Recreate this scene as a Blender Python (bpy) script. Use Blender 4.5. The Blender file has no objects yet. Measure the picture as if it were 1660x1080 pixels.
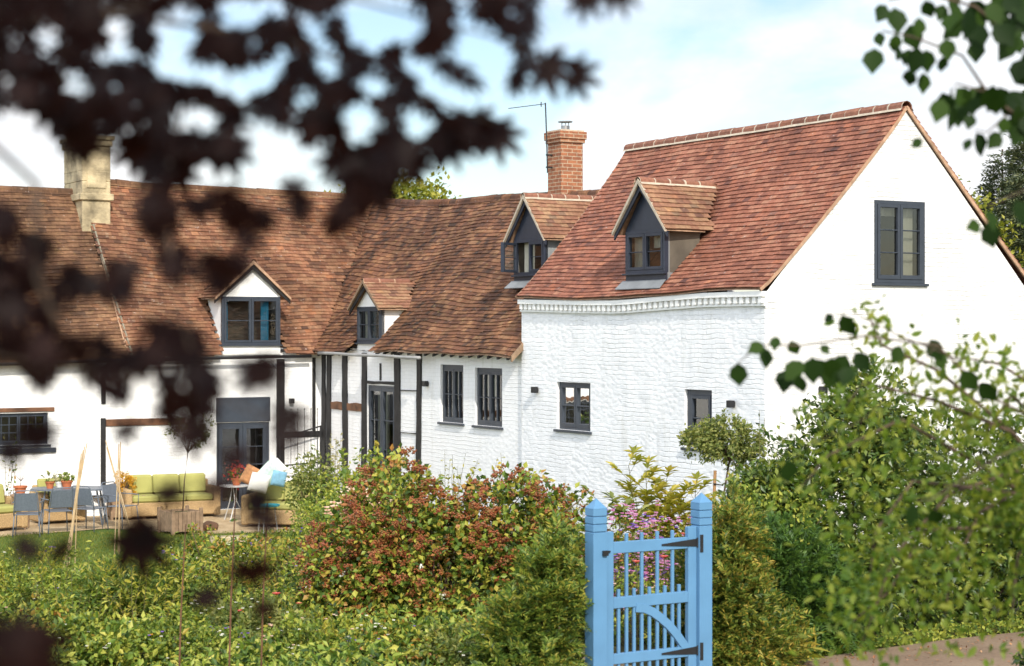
import bpy, bmesh, math, random
import numpy as np
from mathutils import Vector, Matrix
from mathutils.geometry import tessellate_polygon

random.seed(7)
rng = np.random.default_rng(11)
SC = bpy.context.scene
COL = SC.collection
PI = math.pi

# ------------------------------------------------------------------ camera
CH = 3.85          # eye height above the patio
F = 3037.0         # focal length in photo pixels (1660 wide)
cam_d = bpy.data.cameras.new("camera")
cam_d.lens = F / 1660 * 36.0
cam_d.sensor_width = 36.0
cam_d.clip_start = 0.05
cam_d.clip_end = 6000
cam_d.dof.use_dof = True
cam_d.dof.focus_distance = 25.0
cam_d.dof.aperture_fstop = 3.7
cam = bpy.data.objects.new("camera", cam_d)
COL.objects.link(cam)
cam.location = (0, 0, CH)
cam.rotation_euler = (PI / 2, 0, 0)
SC.camera = cam

# ------------------------------------------------------------------ house frame
CX, CY = 3.78, 28.0
TH = math.atan2(.506, .862)
c_, s_ = math.cos(TH), math.sin(TH)      # local x axis = (c_, s_), local y axis = (-s_, c_)

# ------------------------------------------------------------------ light
SUN_EL = math.radians(36)
dlt = math.radians(14)
hx = math.cos(dlt) * s_ + math.sin(dlt) * (-c_)
hy = math.cos(dlt) * (-c_) + math.sin(dlt) * (-s_)
sun_dir = Vector((hx * math.cos(SUN_EL), hy * math.cos(SUN_EL), math.sin(SUN_EL)))
sd = bpy.data.lights.new("sun", 'SUN')
sd.energy = 3.05
sd.angle = math.radians(0.53)
sd.color = (1.0, .93, .82)
sun = bpy.data.objects.new("sun", sd)
COL.objects.link(sun)
sun.rotation_euler = sun_dir.to_track_quat('Z', 'Y').to_euler()

w = bpy.data.worlds.new("World")
SC.world = w
w.use_nodes = True
nt = w.node_tree
nt.nodes.clear()
wo = nt.nodes.new('ShaderNodeOutputWorld')
bg = nt.nodes.new('ShaderNodeBackground')
sky = nt.nodes.new('ShaderNodeTexSky')
sky.sky_type = 'NISHITA'
sky.sun_disc = False
sky.sun_elevation = SUN_EL
sky.sun_rotation = math.atan2(sun_dir.x, sun_dir.y)
sky.air_density = 1.0
sky.dust_density = 1.0
tc = nt.nodes.new('ShaderNodeTexCoord')
mp = nt.nodes.new('ShaderNodeMapping')
mp.inputs['Scale'].default_value = (1, 1, 2.2)
mp.inputs['Location'].default_value = (1.35, 0.4, .62)
nz = nt.nodes.new('ShaderNodeTexNoise')
nz.inputs['Scale'].default_value = 3.4
nz.inputs['Detail'].default_value = 7
nz.inputs['Roughness'].default_value = .52
nz.inputs['Distortion'].default_value = .25
cr = nt.nodes.new('ShaderNodeValToRGB')
cr.color_ramp.elements[0].position = .42
cr.color_ramp.elements[1].position = .55
nz2 = nt.nodes.new('ShaderNodeTexNoise')
nz2.inputs['Scale'].default_value = 6.0
nz2.inputs['Detail'].default_value = 5
cr2 = nt.nodes.new('ShaderNodeValToRGB')
cr2.color_ramp.elements[0].color = (5.0, 5.25, 5.7, 1)
cr2.color_ramp.elements[1].color = (7.2, 7.2, 7.2, 1)
cr2.color_ramp.elements[0].position = .35
cr2.color_ramp.elements[1].position = .6
mx = nt.nodes.new('ShaderNodeMix')
mx.data_type = 'RGBA'
L = nt.links.new
L(tc.outputs['Generated'], mp.inputs['Vector'])
L(mp.outputs['Vector'], nz.inputs['Vector'])
L(mp.outputs['Vector'], nz2.inputs['Vector'])
L(nz.outputs['Fac'], cr.inputs['Fac'])
L(nz2.outputs['Fac'], cr2.inputs['Fac'])
L(cr.outputs['Color'], mx.inputs['Factor'])
L(sky.outputs['Color'], mx.inputs['A'])
L(cr2.outputs['Color'], mx.inputs['B'])
dt = nt.nodes.new('ShaderNodeVectorMath'); dt.operation = 'DOT_PRODUCT'  # sky brightened behind and left of the camera, added to light the side wall
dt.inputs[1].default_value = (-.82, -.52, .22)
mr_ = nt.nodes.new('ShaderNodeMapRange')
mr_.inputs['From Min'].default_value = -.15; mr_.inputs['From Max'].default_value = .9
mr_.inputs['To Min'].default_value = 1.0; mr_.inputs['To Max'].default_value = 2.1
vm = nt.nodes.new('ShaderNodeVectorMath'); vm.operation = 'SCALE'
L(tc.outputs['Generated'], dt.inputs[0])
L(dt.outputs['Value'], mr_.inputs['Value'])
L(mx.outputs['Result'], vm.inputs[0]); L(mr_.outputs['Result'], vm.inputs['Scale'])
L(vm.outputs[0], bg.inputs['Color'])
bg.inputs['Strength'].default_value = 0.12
L(bg.outputs['Background'], wo.inputs['Surface'])

vs = SC.view_settings
vs.view_transform = 'Standard'
vs.look = 'None'
vs.exposure = 0.56
vs.gamma = 1.0
SC.cycles.max_bounces = 8
SC.cycles.transparent_max_bounces = 12


# ------------------------------------------------------------------ coordinate helpers
def PX(px, py, Y):
    return Vector(((px - 830) / F * Y, Y, CH - (py - 540) / F * Y))


def onx(px, py, c):
    """pixel ray against the house plane local x = c -> (local y, z)"""
    dx = (px - 830) / F
    Y = (c + c_ * CX + s_ * CY) / (c_ * dx + s_)
    X = dx * Y
    return (-s_ * (X - CX) + c_ * (Y - CY), CH - (py - 540) / F * Y)


def ony(px, py, c):
    dx = (px - 830) / F
    Y = (c - s_ * CX + c_ * CY) / (-s_ * dx + c_)
    X = dx * Y
    return (c_ * (X - CX) + s_ * (Y - CY), CH - (py - 540) / F * Y)


def HW(x, y, z=0):
    """house local -> world"""
    return Vector((CX + c_ * x - s_ * y, CY + s_ * x + c_ * y, z))


def ss(t):
    t = np.clip(t, 0, 1)
    return t * t * (3 - 2 * t)


def gz(X, Y):
    """ground height"""
    a = 1.05 * ss((33.0 - np.asarray(Y, float)) / 16.5)
    b = .42 * ss((np.asarray(X, float) + 2.5) / 5.0) * ss((Y - 17.0) / 8.0)
    n = .02 * np.sin(np.asarray(X) * 1.7) * np.sin(np.asarray(Y) * 1.3)
    return a + b * (1 - a / 1.05) + n * 0


# ------------------------------------------------------------------ node helpers
def mat(name):
    m = bpy.data.materials.new(name)
    m.use_nodes = True
    n = m.node_tree
    n.nodes.clear()
    return m, n


def node(n, t, **kw):
    x = n.nodes.new(t)
    for k, v in kw.items():
        if k in x.inputs:
            x.inputs[k].default_value = v
        else:
            setattr(x, k, v)
    return x


def ramp(n, stops, interp='LINEAR'):
    r = n.nodes.new('ShaderNodeValToRGB')
    r.color_ramp.interpolation = interp
    e = r.color_ramp.elements
    e[0].position, e[0].color = stops[0][0], (*stops[0][1], 1)
    e[1].position, e[1].color = stops[-1][0], (*stops[-1][1], 1)
    for p, c in stops[1:-1]:
        x = e.new(p)
        x.color = (*c, 1)
    return r


def mixc(n, fac, a, b, mode='MIX'):
    m = n.nodes.new('ShaderNodeMix')
    m.data_type = 'RGBA'
    m.blend_type = mode
    for key, v in (('Factor', fac), ('A', a), ('B', b)):
        if isinstance(v, bpy.types.NodeSocket):
            n.links.new(v, m.inputs[key])
        elif v is not None:
            if key == 'Factor':
                m.inputs[key].default_value = v
            else:
                m.inputs[key].default_value = (*v, 1)
    return m.outputs['Result']


def noise(n, vec, scale, detail=4, rough=.55, dist=0):
    x = node(n, 'ShaderNodeTexNoise', Scale=scale, Detail=detail, Roughness=rough, Distortion=dist)
    if vec is not None:
        n.links.new(vec, x.inputs['Vector'])
    return x.outputs['Fac']


def coords(n, kind='Object'):
    return n.nodes.new('ShaderNodeTexCoord').outputs[kind]


def finish(n, col, rough=.6, bump=None, bstr=.3, bdist=.01, spec=.5, metal=0, extra=None):
    p = node(n, 'ShaderNodeBsdfPrincipled')
    o = node(n, 'ShaderNodeOutputMaterial')
    if isinstance(col, bpy.types.NodeSocket):
        n.links.new(col, p.inputs['Base Color'])
    else:
        p.inputs['Base Color'].default_value = (*col, 1)
    if isinstance(rough, bpy.types.NodeSocket):
        n.links.new(rough, p.inputs['Roughness'])
    else:
        p.inputs['Roughness'].default_value = rough
    p.inputs['Specular IOR Level'].default_value = spec
    p.inputs['Metallic'].default_value = metal
    if bump is not None:
        b = node(n, 'ShaderNodeBump', Strength=bstr, Distance=bdist)
        n.links.new(bump, b.inputs['Height'])
        n.links.new(b.outputs['Normal'], p.inputs['Normal'])
    n.links.new(p.outputs['BSDF'], o.inputs['Surface'])
    return p


def m_plain(name, col, rough=.6, var=.12, scale=8, bs=.15, spec=.4, metal=0, bscale=40, bd=.004):
    m, n = mat(name)
    v = coords(n)
    f = noise(n, v, scale, 5)
    lo = tuple(max(0, x * (1 - var)) for x in col)
    hi = tuple(min(1, x * (1 + var)) for x in col)
    r = ramp(n, [(.3, lo), (.7, hi)])
    n.links.new(f, r.inputs['Fac'])
    finish(n, r.outputs['Color'], rough, noise(n, v, bscale, 4), bs, bd, spec, metal)
    return m


def m_wall(name, rubble=.5, brick=.5, col=(.80, .795, .775), dirt=.5, bd=.02):
    m, n = mat(name)
    uv = coords(n, 'UV')
    d = noise(n, uv, 2.2, 3)
    wob = node(n, 'ShaderNodeVectorMath', operation='SCALE')
    nn = node(n, 'ShaderNodeTexNoise', Scale=3.0, Detail=3)
    n.links.new(uv, nn.inputs['Vector'])
    n.links.new(nn.outputs['Color'], wob.inputs[0])
    wob.inputs['Scale'].default_value = .09
    ad = node(n, 'ShaderNodeVectorMath', operation='ADD')
    n.links.new(uv, ad.inputs[0])
    n.links.new(wob.outputs[0], ad.inputs[1])
    br = node(n, 'ShaderNodeTexBrick', Scale=1.0)
    br.inputs['Brick Width'].default_value = .225
    br.inputs['Row Height'].default_value = .076
    br.inputs['Mortar Size'].default_value = .010
    br.inputs['Mortar Smooth'].default_value = .8
    br.inputs['Color1'].default_value = (1, 1, 1, 1)
    br.inputs['Color2'].default_value = (.72, .72, .72, 1)
    br.inputs['Mortar'].default_value = (.25, .25, .25, 1)
    n.links.new(ad.outputs[0], br.inputs['Vector'])
    vo = node(n, 'ShaderNodeTexVoronoi', Scale=8.5, feature='SMOOTH_F1')
    vo.inputs['Smoothness'].default_value = .35
    ms = node(n, 'ShaderNodeMapping')
    ms.inputs['Scale'].default_value = (1, 1.7, 1)
    n.links.new(ad.outputs[0], ms.inputs['Vector'])
    n.links.new(ms.outputs[0], vo.inputs['Vector'])
    big = noise(n, ms.outputs[0], 6.5, 7, .66, .5)
    fine = noise(n, uv, 30, 5, .6)
    msk = ramp(n, [(.42, (0, 0, 0)), (.6, (1, 1, 1))])
    n.links.new(noise(n, uv, .9, 3), msk.inputs['Fac'])
    inv = node(n, 'ShaderNodeMath', operation='MULTIPLY')
    n.links.new(vo.outputs['Distance'], inv.inputs[0])
    inv.inputs[1].default_value = -1.2
    a1 = node(n, 'ShaderNodeMath', operation='ADD')
    n.links.new(inv.outputs[0], a1.inputs[0])
    n.links.new(big, a1.inputs[1])
    mr = node(n, 'ShaderNodeMath', operation='MULTIPLY')
    n.links.new(a1.outputs[0], mr.inputs[0])
    mr.inputs[1].default_value = rubble
    mb = node(n, 'ShaderNodeMath', operation='MULTIPLY')
    n.links.new(br.outputs['Color'], mb.inputs[0])
    mb.inputs[1].default_value = brick
    bl = mixc(n, msk.outputs['Color'], mr.outputs[0], mb.outputs[0])
    s1 = node(n, 'ShaderNodeMath', operation='ADD')
    n.links.new(bl, s1.inputs[0])
    f2 = node(n, 'ShaderNodeMath', operation='MULTIPLY')
    n.links.new(fine, f2.inputs[0])
    f2.inputs[1].default_value = .12
    n.links.new(f2.outputs[0], s1.inputs[1])
    st = ramp(n, [(.30, tuple(x * (1 - .10 * dirt) for x in col)), (.62, col)])
    mm = node(n, 'ShaderNodeMapping')
    mm.inputs['Scale'].default_value = (3.0, .6, 1)
    n.links.new(uv, mm.inputs['Vector'])
    n.links.new(noise(n, mm.outputs[0], 1.6, 7, .65), st.inputs['Fac'])
    sp = ramp(n, [(.25, (.45, .42, .38)), (.30, (1, 1, 1))])
    n.links.new(noise(n, uv, 14, 3, .5), sp.inputs['Fac'])
    cc = mixc(n, .35 * dirt, st.outputs['Color'], mixc(n, 1.0, st.outputs['Color'], sp.outputs['Color'], 'MULTIPLY'))
    mo_ = ramp(n, [(.2, (.90, .90, .89)), (.6, (1, 1, 1))])
    n.links.new(br.outputs['Color'], mo_.inputs['Fac'])
    gr_ = ramp(n, [(.55, (1, 1, 1)), (.80, (.80, .79, .74))])
    n.links.new(noise(n, mm.outputs[0], 1.1, 8, .7), gr_.inputs['Fac'])
    cc = mixc(n, 1.0, mixc(n, 1.0, cc, mo_.outputs['Color'], 'MULTIPLY'), gr_.outputs['Color'], 'MULTIPLY')
    finish(n, cc, .75, s1.outputs[0], 1.0, bd, .25)
    return m


def m_tiles(name, stops, lichen=(.42, .36, .24), lamt=.5, dark=.4, pale=.0, spread=.6, gain=1.0):
    stops = [(p_, tuple(x_ * gain * k_ for x_, k_ in zip(c3, (.88, .92, .88)))) for p_, c3 in stops]
    m, n = mat(name)
    v = coords(n)
    g = node(n, 'ShaderNodeNewGeometry')
    r = ramp(n, stops)
    sq = node(n, 'ShaderNodeMath', operation='MULTIPLY_ADD')
    n.links.new(g.outputs['Random Per Island'], sq.inputs[0])
    sq.inputs[1].default_value = spread
    sq.inputs[2].default_value = .5 - spread * .5
    a = node(n, 'ShaderNodeMath', operation='ADD')
    n.links.new(sq.outputs[0], a.inputs[0])
    q = node(n, 'ShaderNodeMath', operation='MULTIPLY_ADD')
    n.links.new(noise(n, v, .55, 3), q.inputs[0])
    q.inputs[1].default_value = .6
    q.inputs[2].default_value = -.30
    n.links.new(q.outputs[0], a.inputs[1])
    n.links.new(a.outputs[0], r.inputs['Fac'])
    # mottling
    mo = ramp(n, [(.3, (.62, .60, .60)), (.7, (1.18, 1.14, 1.1))])
    n.links.new(noise(n, v, 17, 5, .65), mo.inputs['Fac'])
    c1 = mixc(n, 1.0, r.outputs['Color'], mo.outputs['Color'], 'MULTIPLY')
    wn = node(n, 'ShaderNodeTexWhiteNoise', noise_dimensions='1D')
    n.links.new(g.outputs['Random Per Island'], wn.inputs['W'])
    odd = ramp(n, [(0, (.66, .72, .82)), (.04, (.75, .78, .85)), (.06, (1, 1, 1)), (.94, (1, 1, 1)), (.96, (1.18, 1.10, .95)), (1, (1.3, 1.25, 1.2))])
    n.links.new(wn.outputs['Value'], odd.inputs['Fac'])
    c1 = mixc(n, 1.0, c1, odd.outputs['Color'], 'MULTIPLY')
    # large dark weathering
    dk = ramp(n, [(.40, (1 - dark, 1 - dark, 1 - dark)), (.60, (1, 1, 1))])
    n.links.new(noise(n, v, 1.1, 6, .6), dk.inputs['Fac'])
    c2 = mixc(n, 1.0, c1, dk.outputs['Color'], 'MULTIPLY')
    # lichen
    lm = ramp(n, [(.60, (0, 0, 0)), (.70, (1, 1, 1))])
    n.links.new(noise(n, v, 6.5, 8, .7), lm.inputs['Fac'])
    lf = node(n, 'ShaderNodeMath', operation='MULTIPLY')
    n.links.new(lm.outputs['Color'], lf.inputs[0])
    lf.inputs[1].default_value = lamt
    c3 = mixc(n, lf.outputs[0], c2, lichen)
    pm = ramp(n, [(.66, (0, 0, 0)), (.70, (1, 1, 1))])
    n.links.new(noise(n, v, 15, 4, .6), pm.inputs['Fac'])
    pf = node(n, 'ShaderNodeMath', operation='MULTIPLY')
    n.links.new(pm.outputs['Color'], pf.inputs[0])
    pf.inputs[1].default_value = pale
    c4 = mixc(n, pf.outputs[0], c3, (.55, .47, .42))
    finish(n, c4, .82, noise(n, v, 60, 5, .65), .55, .006, .25)
    return m


def m_brick(name):
    m, n = mat(name)
    uv = coords(n, 'UV')
    br = node(n, 'ShaderNodeTexBrick', Scale=1.0)
    br.inputs['Brick Width'].default_value = .225
    br.inputs['Row Height'].default_value = .075
    br.inputs['Mortar Size'].default_value = .008
    br.inputs['Color1'].default_value = (.36, .15, .08, 1)
    br.inputs['Color2'].default_value = (.25, .10, .06, 1)
    br.inputs['Mortar'].default_value = (.42, .33, .24, 1)
    n.links.new(uv, br.inputs['Vector'])
    f = ramp(n, [(.3, (.6, .6, .6)), (.7, (1.25, 1.2, 1.1))])
    n.links.new(noise(n, uv, 9, 6, .7), f.inputs['Fac'])
    c = mixc(n, 1.0, br.outputs['Color'], f.outputs['Color'], 'MULTIPLY')
    finish(n, c, .85, br.outputs['Fac'], -.5, .008, .2)
    return m


def m_leaf(name, stops, trans=.35, rough=.5, spec=.35, tcol=None):
    m, n = mat(name)
    v = coords(n)
    g = node(n, 'ShaderNodeNewGeometry')
    if not name.endswith('petals') and 'maple' not in name and 'birch' not in name and 'berries' not in name:
        kk = .72 if 'near_shrub' in name else 1.0 if 'meadow' in name else 1.0 if 'mid_green_leaves' in name or 'olive' in name else .84
        stops = [(p_, (c3[0] * 1.75 * kk, c3[1] * 1.42 * kk, c3[2] * 1.5 * kk)) for p_, c3 in stops]
    r = ramp(n, stops)
    a = node(n, 'ShaderNodeMath', operation='MULTIPLY_ADD')
    n.links.new(noise(n, v, 2.6, 4), a.inputs[0])
    a.inputs[1].default_value = .9
    a.inputs[2].default_value = -.45
    b = node(n, 'ShaderNodeMath', operation='ADD')
    n.links.new(a.outputs[0], b.inputs[0])
    n.links.new(g.outputs['Random Per Island'], b.inputs[1])
    n.links.new(b.outputs[0], r.inputs['Fac'])
    p = node(n, 'ShaderNodeBsdfPrincipled', Roughness=rough)
    p.inputs['Specular IOR Level'].default_value = spec
    n.links.new(r.outputs['Color'], p.inputs['Base Color'])
    t = node(n, 'ShaderNodeBsdfTranslucent')
    if tcol:
        t.inputs['Color'].default_value = (*tcol, 1)
    else:
        n.links.new(mixc(n, 1.0, r.outputs['Color'], (1.5, 1.5, .7), 'MULTIPLY'), t.inputs['Color'])
    x = node(n, 'ShaderNodeMixShader')
    x.inputs[0].default_value = trans
    n.links.new(p.outputs[0], x.inputs[1])
    n.links.new(t.outputs[0], x.inputs[2])
    o = node(n, 'ShaderNodeOutputMaterial')
    n.links.new(x.outputs[0], o.inputs['Surface'])
    return m


def m_glass(name):
    m, n = mat(name)
    fr = node(n, 'ShaderNodeFresnel', IOR=1.6)
    v = coords(n)
    b = node(n, 'ShaderNodeBump', Strength=.08, Distance=.02)
    n.links.new(noise(n, v, 2.5, 2), b.inputs['Height'])
    gl = node(n, 'ShaderNodeBsdfGlossy', Roughness=.02)
    n.links.new(b.outputs[0], gl.inputs['Normal'])
    tr = node(n, 'ShaderNodeBsdfTransparent')
    tr.inputs['Color'].default_value = (.82, .86, .84, 1)
    ma = node(n, 'ShaderNodeMath', operation='MULTIPLY_ADD')
    n.links.new(fr.outputs[0], ma.inputs[0])
    ma.inputs[1].default_value = 1.3
    ma.inputs[2].default_value = .06
    x = node(n, 'ShaderNodeMixShader')
    n.links.new(ma.outputs[0], x.inputs[0])
    n.links.new(tr.outputs[0], x.inputs[1])
    n.links.new(gl.outputs[0], x.inputs[2])
    o = node(n, 'ShaderNodeOutputMaterial')
    n.links.new(x.outputs[0], o.inputs['Surface'])
    return m


def m_ground(name, stops, scale=6, bs=.6, bd=.02, bscale=60, rough=.9):
    m, n = mat(name)
    v = coords(n)
    r = ramp(n, stops)
    mixn = node(n, 'ShaderNodeMath', operation='MULTIPLY_ADD')
    n.links.new(noise(n, v, scale * 7, 6, .7), mixn.inputs[0])
    mixn.inputs[1].default_value = .6
    s = node(n, 'ShaderNodeMath', operation='MULTIPLY')
    n.links.new(noise(n, v, scale * .3, 4), s.inputs[0])
    s.inputs[1].default_value = .45
    n.links.new(s.outputs[0], mixn.inputs[2])
    n.links.new(mixn.outputs[0], r.inputs['Fac'])
    finish(n, r.outputs['Color'], rough, noise(n, v, bscale, 5, .7), bs, bd, .2)
    return m


M = {}
M['white'] = m_wall('white_painted_rubble', .52, .8, (.84, .845, .85), 1.0, .015)
M['white2'] = m_wall('white_painted_brick', .35, .6, (.84, .84, .835), .45, .014)
M['white3'] = m_wall('white_painted_gable', .3, .8, (.79, .785, .765), 1.1, .018)
M['cream'] = m_plain('cream_render', (.74, .71, .62), .8, .08, 2.5, .3)
M['plaster'] = m_plain('white_plaster', (.80, .795, .77), .8, .05, 3, .35, bscale=14, bd=.012)
M['timber'] = m_plain('black_timber', (.014, .013, .013), .62, .5, 5, .6, bscale=25, bd=.01)
M['oak'] = m_plain('brown_oak', (.13, .06, .03), .75, .5, 5, .6, bscale=25)
M['frame'] = m_plain('slate_grey_paint', (.040, .049, .064), .38, .12, 6, .08)
M['navy'] = m_plain('dark_blue_paint', (.022, .028, .044), .42, .18, 6, .1)
M['lead'] = m_plain('lead_sheet', (.20, .21, .215), .55, .22, 3, .2)
M['iron'] = m_plain('black_iron', (.015, .015, .016), .5, .2, 9, .1)
M['steel'] = m_plain('dull_steel', (.28, .28, .28), .35, .2, 9, .1, metal=.8)
M['mortar'] = m_plain('pale_mortar', (.46, .39, .30), .9, .18, 8, .4)
M['verge'] = m_plain('verge_mortar', (.40, .25, .16), .9, .3, 9, .4)
M['gutter'] = m_plain('grey_gutter', (.30, .30, .29), .6, .2, 5, .1)
M['stone'] = m_plain('lichened_limestone', (.38, .31, .19), .9, .55, 3, .9, bscale=18, bd=.02)
M['stonegrey'] = m_plain('grey_limestone', (.22, .19, .14), .9, .4, 3, .8, bscale=12, bd=.02)
M['brick'] = m_brick('orange_red_brick')
M['glass'] = m_glass('window_glass')
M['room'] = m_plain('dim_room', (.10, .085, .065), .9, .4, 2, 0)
M['curtain'] = m_plain('cream_curtain', (.55, .52, .43), .9, .1, 3, .1)
M['bluecurtain'] = m_plain('turquoise_curtain', (.05, .30, .50), .9, .2, 3, .1)
M['tileR'] = m_tiles('red_clay_tiles', [(0, (.11, .065, .065)), (.12, (.24, .095, .070)), (.35, (.34, .130, .085)), (.65, (.39, .155, .105)), (.88, (.45, .21, .14)), (1, (.31, .14, .105))], lamt=.12, dark=.24, pale=.6, spread=.75, gain=1.0)
M['tileM'] = m_tiles('weathered_brown_tiles', [(0, (.13, .075, .055)), (.25, (.24, .105, .065)), (.5, (.32, .14, .078)), (.75, (.37, .175, .095)), (1, (.42, .22, .12))], (.36, .27, .10), .5, .48, .4, spread=.95, gain=.76)
M['tileL'] = m_tiles('orange_handmade_tiles', [(0, (.18, .09, .06)), (.25, (.33, .145, .088)), (.5, (.42, .19, .11)), (.8, (.47, .24, .14)), (1, (.40, .22, .14))], (.48, .38, .26), .42, .46, .5, spread=.9, gain=.78)
M['tileLL'] = m_tiles('old_mossy_brown_tiles', [(0, (.10, .065, .045)), (.3, (.20, .10, .06)), (.6, (.27, .14, .08)), (1, (.32, .19, .11))], (.42, .27, .10), .45, .45, .4)
M['tileD'] = m_tiles('buff_orange_tiles', [(0, (.20, .10, .07)), (.3, (.32, .15, .10)), (.6, (.39, .21, .13)), (1, (.44, .28, .17))], (.40, .30, .14), .3, .25, .2)
M['ridge'] = m_tiles('ridge_tiles', [(0, (.20, .09, .065)), (.5, (.30, .13, .09)), (1, (.38, .18, .12))], lamt=.2, dark=.2, pale=.3)
def m_paintwood(name, col):
    m, n = mat(name)
    v = coords(n)
    mp_ = node(n, 'ShaderNodeMapping'); mp_.inputs['Scale'].default_value = (60, 60, 3)
    n.links.new(v, mp_.inputs['Vector'])
    gr = noise(n, mp_.outputs[0], 1.0, 5, .6)
    r = ramp(n, [(.25, tuple(x * .90 for x in col)), (.75, tuple(x * 1.07 for x in col))])
    n.links.new(noise(n, v, 4, 5), r.inputs['Fac'])
    dm = ramp(n, [(.27, (.40, .45, .40)), (.34, (1, 1, 1))])
    n.links.new(noise(n, v, 9, 7, .7), dm.inputs['Fac'])
    c = mixc(n, .45, r.outputs['Color'], mixc(n, 1.0, r.outputs['Color'], dm.outputs['Color'], 'MULTIPLY'))
    finish(n, c, .5, gr, .35, .004, .35)
    return m


M['blue'] = m_paintwood('cornflower_blue_paint', (.10, .235, .40))
M['wicker'] = m_plain('woven_wicker', (.40, .27, .13), .8, .35, 45, .8, bscale=60, bd=.01)
M['lime'] = m_plain('lime_cushion_fabric', (.33, .32, .10), .9, .08, 4, .2)
M['mesh'] = m_plain('grey_metal_mesh', (.12, .14, .17), .45, .15, 30, .2)
M['terracotta'] = m_plain('terracotta', (.42, .13, .055), .85, .2, 9, .2)
M['oldwood'] = m_plain('weathered_wood', (.24, .16, .10), .85, .3, 9, .5)
M['bamboo'] = m_plain('bamboo', (.50, .36, .20), .6, .2, 9, .2)
M['whitemetal'] = m_plain('white_metal', (.6, .6, .58), .5, .1, 9, .1)
M['teal'] = m_plain('teal_metal', (.05, .38, .45), .4, .1, 9, .1)
M['cushW'] = m_plain('white_cushion', (.75, .74, .70), .9, .08, 9, .1)
M['cushG'] = m_plain('mint_cushion', (.45, .60, .50), .9, .2, 12, .1)
M['cushB'] = m_plain('blue_cushion', (.18, .36, .48), .9, .2, 12, .1)
M['cushO'] = m_plain('tan_cushion', (.45, .22, .10), .9, .3, 12, .1)
M['bark'] = m_plain('grey_brown_bark', (.09, .06, .04), .9, .4, 14, .8, bscale=30, bd=.01)
M['twig'] = m_plain('green_brown_twig', (.10, .09, .035), .8, .3, 14, .3)
M['stake'] = m_plain('stake_wood', (.36, .20, .09), .8, .2, 9, .3)
M['soil'] = m_ground('soil', [(.2, (.035, .028, .015)), (.5, (.07, .065, .025)), (.8, (.06, .085, .02))], 3)
M['lawn'] = m_ground('lawn_grass', [(.25, (.045, .085, .012)), (.5, (.085, .14, .022)), (.8, (.14, .18, .04))], 4, .8, .03)
M['gravel'] = m_ground('gravel', [(.25, (.20, .12, .06)), (.45, (.42, .30, .17)), (.6, (.58, .45, .28)), (.8, (.66, .56, .40))], 9, 1.0, .03, 55)
M['path'] = m_ground('path_paving', [(.3, (.12, .085, .058)), (.5, (.22, .155, .105)), (.75, (.30, .225, .155))], 5, .35, .01, 70)
M['boulder'] = m_plain('brown_stone', (.11, .06, .035), .9, .4, 6, .8)

G = lambda *s: [(i / (len(s) - 1), c) for i, c in enumerate(s)]
M['lf_vib'] = m_leaf('viburnum_leaves', G((.016, .042, .007), (.05, .11, .012), (.13, .21, .024), (.25, .30, .04), (.22, .11, .03)), .18)
M['lf_yew'] = m_leaf('yew_needles', G((.022, .055, .008), (.055, .115, .014), (.13, .185, .024), (.25, .22, .035)), .08)
M['lf_yewg'] = m_leaf('mid_green_yew_needles', G((.02, .052, .008), (.05, .11, .014), (.11, .18, .022), (.20, .22, .03)), .10)
M['lf_fern'] = m_leaf('green_yew_needles', G((.016, .050, .010), (.035, .095, .014), (.07, .15, .02)), .10)
M['lf_dark'] = m_leaf('dark_glossy_leaves', G((.016, .044, .008), (.036, .085, .014), (.08, .14, .022), (.18, .24, .04)), .14, .4, .45)
M['lf_mid'] = m_leaf('mid_green_leaves', G((.03, .07, .012), (.10, .17, .022), (.24, .29, .045)), .25)
M['lf_meadow'] = m_leaf('meadow_leaves', G((.014, .038, .007), (.05, .11, .014), (.13, .21, .028), (.27, .31, .06)), .2)
M['lf_yell'] = m_leaf('yellow_green_leaves', G((.12, .17, .02), (.24, .28, .04), (.38, .38, .08)), .45)
M['lf_gold'] = m_leaf('golden_leaves', G((.20, .15, .01), (.40, .27, .02), (.48, .36, .05)), .35)
M['lf_lol'] = m_leaf('olive_green_leaves', G((.045, .08, .02), (.10, .15, .035), (.20, .24, .07)), .35)
M['lf_con'] = m_leaf('conifer_needles', G((.022, .042, .020), (.05, .08, .035), (.10, .13, .055)), .15)
M['lf_bg'] = m_leaf('background_tree_leaves', G((.06, .10, .01), (.16, .21, .02), (.26, .30, .05)), .35)
M['lf_birch'] = m_leaf('dark_birch_leaves', G((.008, .022, .004), (.018, .042, .006), (.035, .07, .010)), .3, .6, .15)  # dark green base colours, varied leaf by leaf
M['lf_near'] = m_leaf('near_shrub_leaves', G((.05, .12, .012), (.11, .20, .022), (.21, .28, .04)), .45)
M['lf_maple'] = m_leaf('purple_maple_leaves', G((.005, .0028, .003), (.009, .0042, .004), (.017, .007, .006)), .18, .6, .12, (.09, .014, .006))
M['lf_grey'] = m_leaf('silvery_leaves', G((.16, .20, .11), (.26, .30, .18), (.4, .43, .28)), .3)
M['berry'] = m_leaf('red_berries', G((.17, .055, .022), (.28, .07, .028), (.31, .11, .04), (.22, .14, .04)), .05, .4, .5)
M['fl_pink'] = m_leaf('pink_petals', G((.50, .12, .34), (.55, .25, .48), (.60, .40, .60)), .3)
M['fl_red'] = m_leaf('coral_red_petals', G((.62, .05, .05), (.70, .12, .10), (.72, .22, .2)), .3)
M['fl_pale'] = m_leaf('pale_pink_petals', G((.62, .36, .30), (.70, .50, .40), (.72, .62, .52)), .3)
M['fl_white'] = m_leaf('white_petals', G((.66, .64, .56), (.75, .74, .7)), .3)
M['fl_viol'] = m_leaf('violet_petals', G((.16, .08, .42), (.26, .14, .55)), .3)
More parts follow.
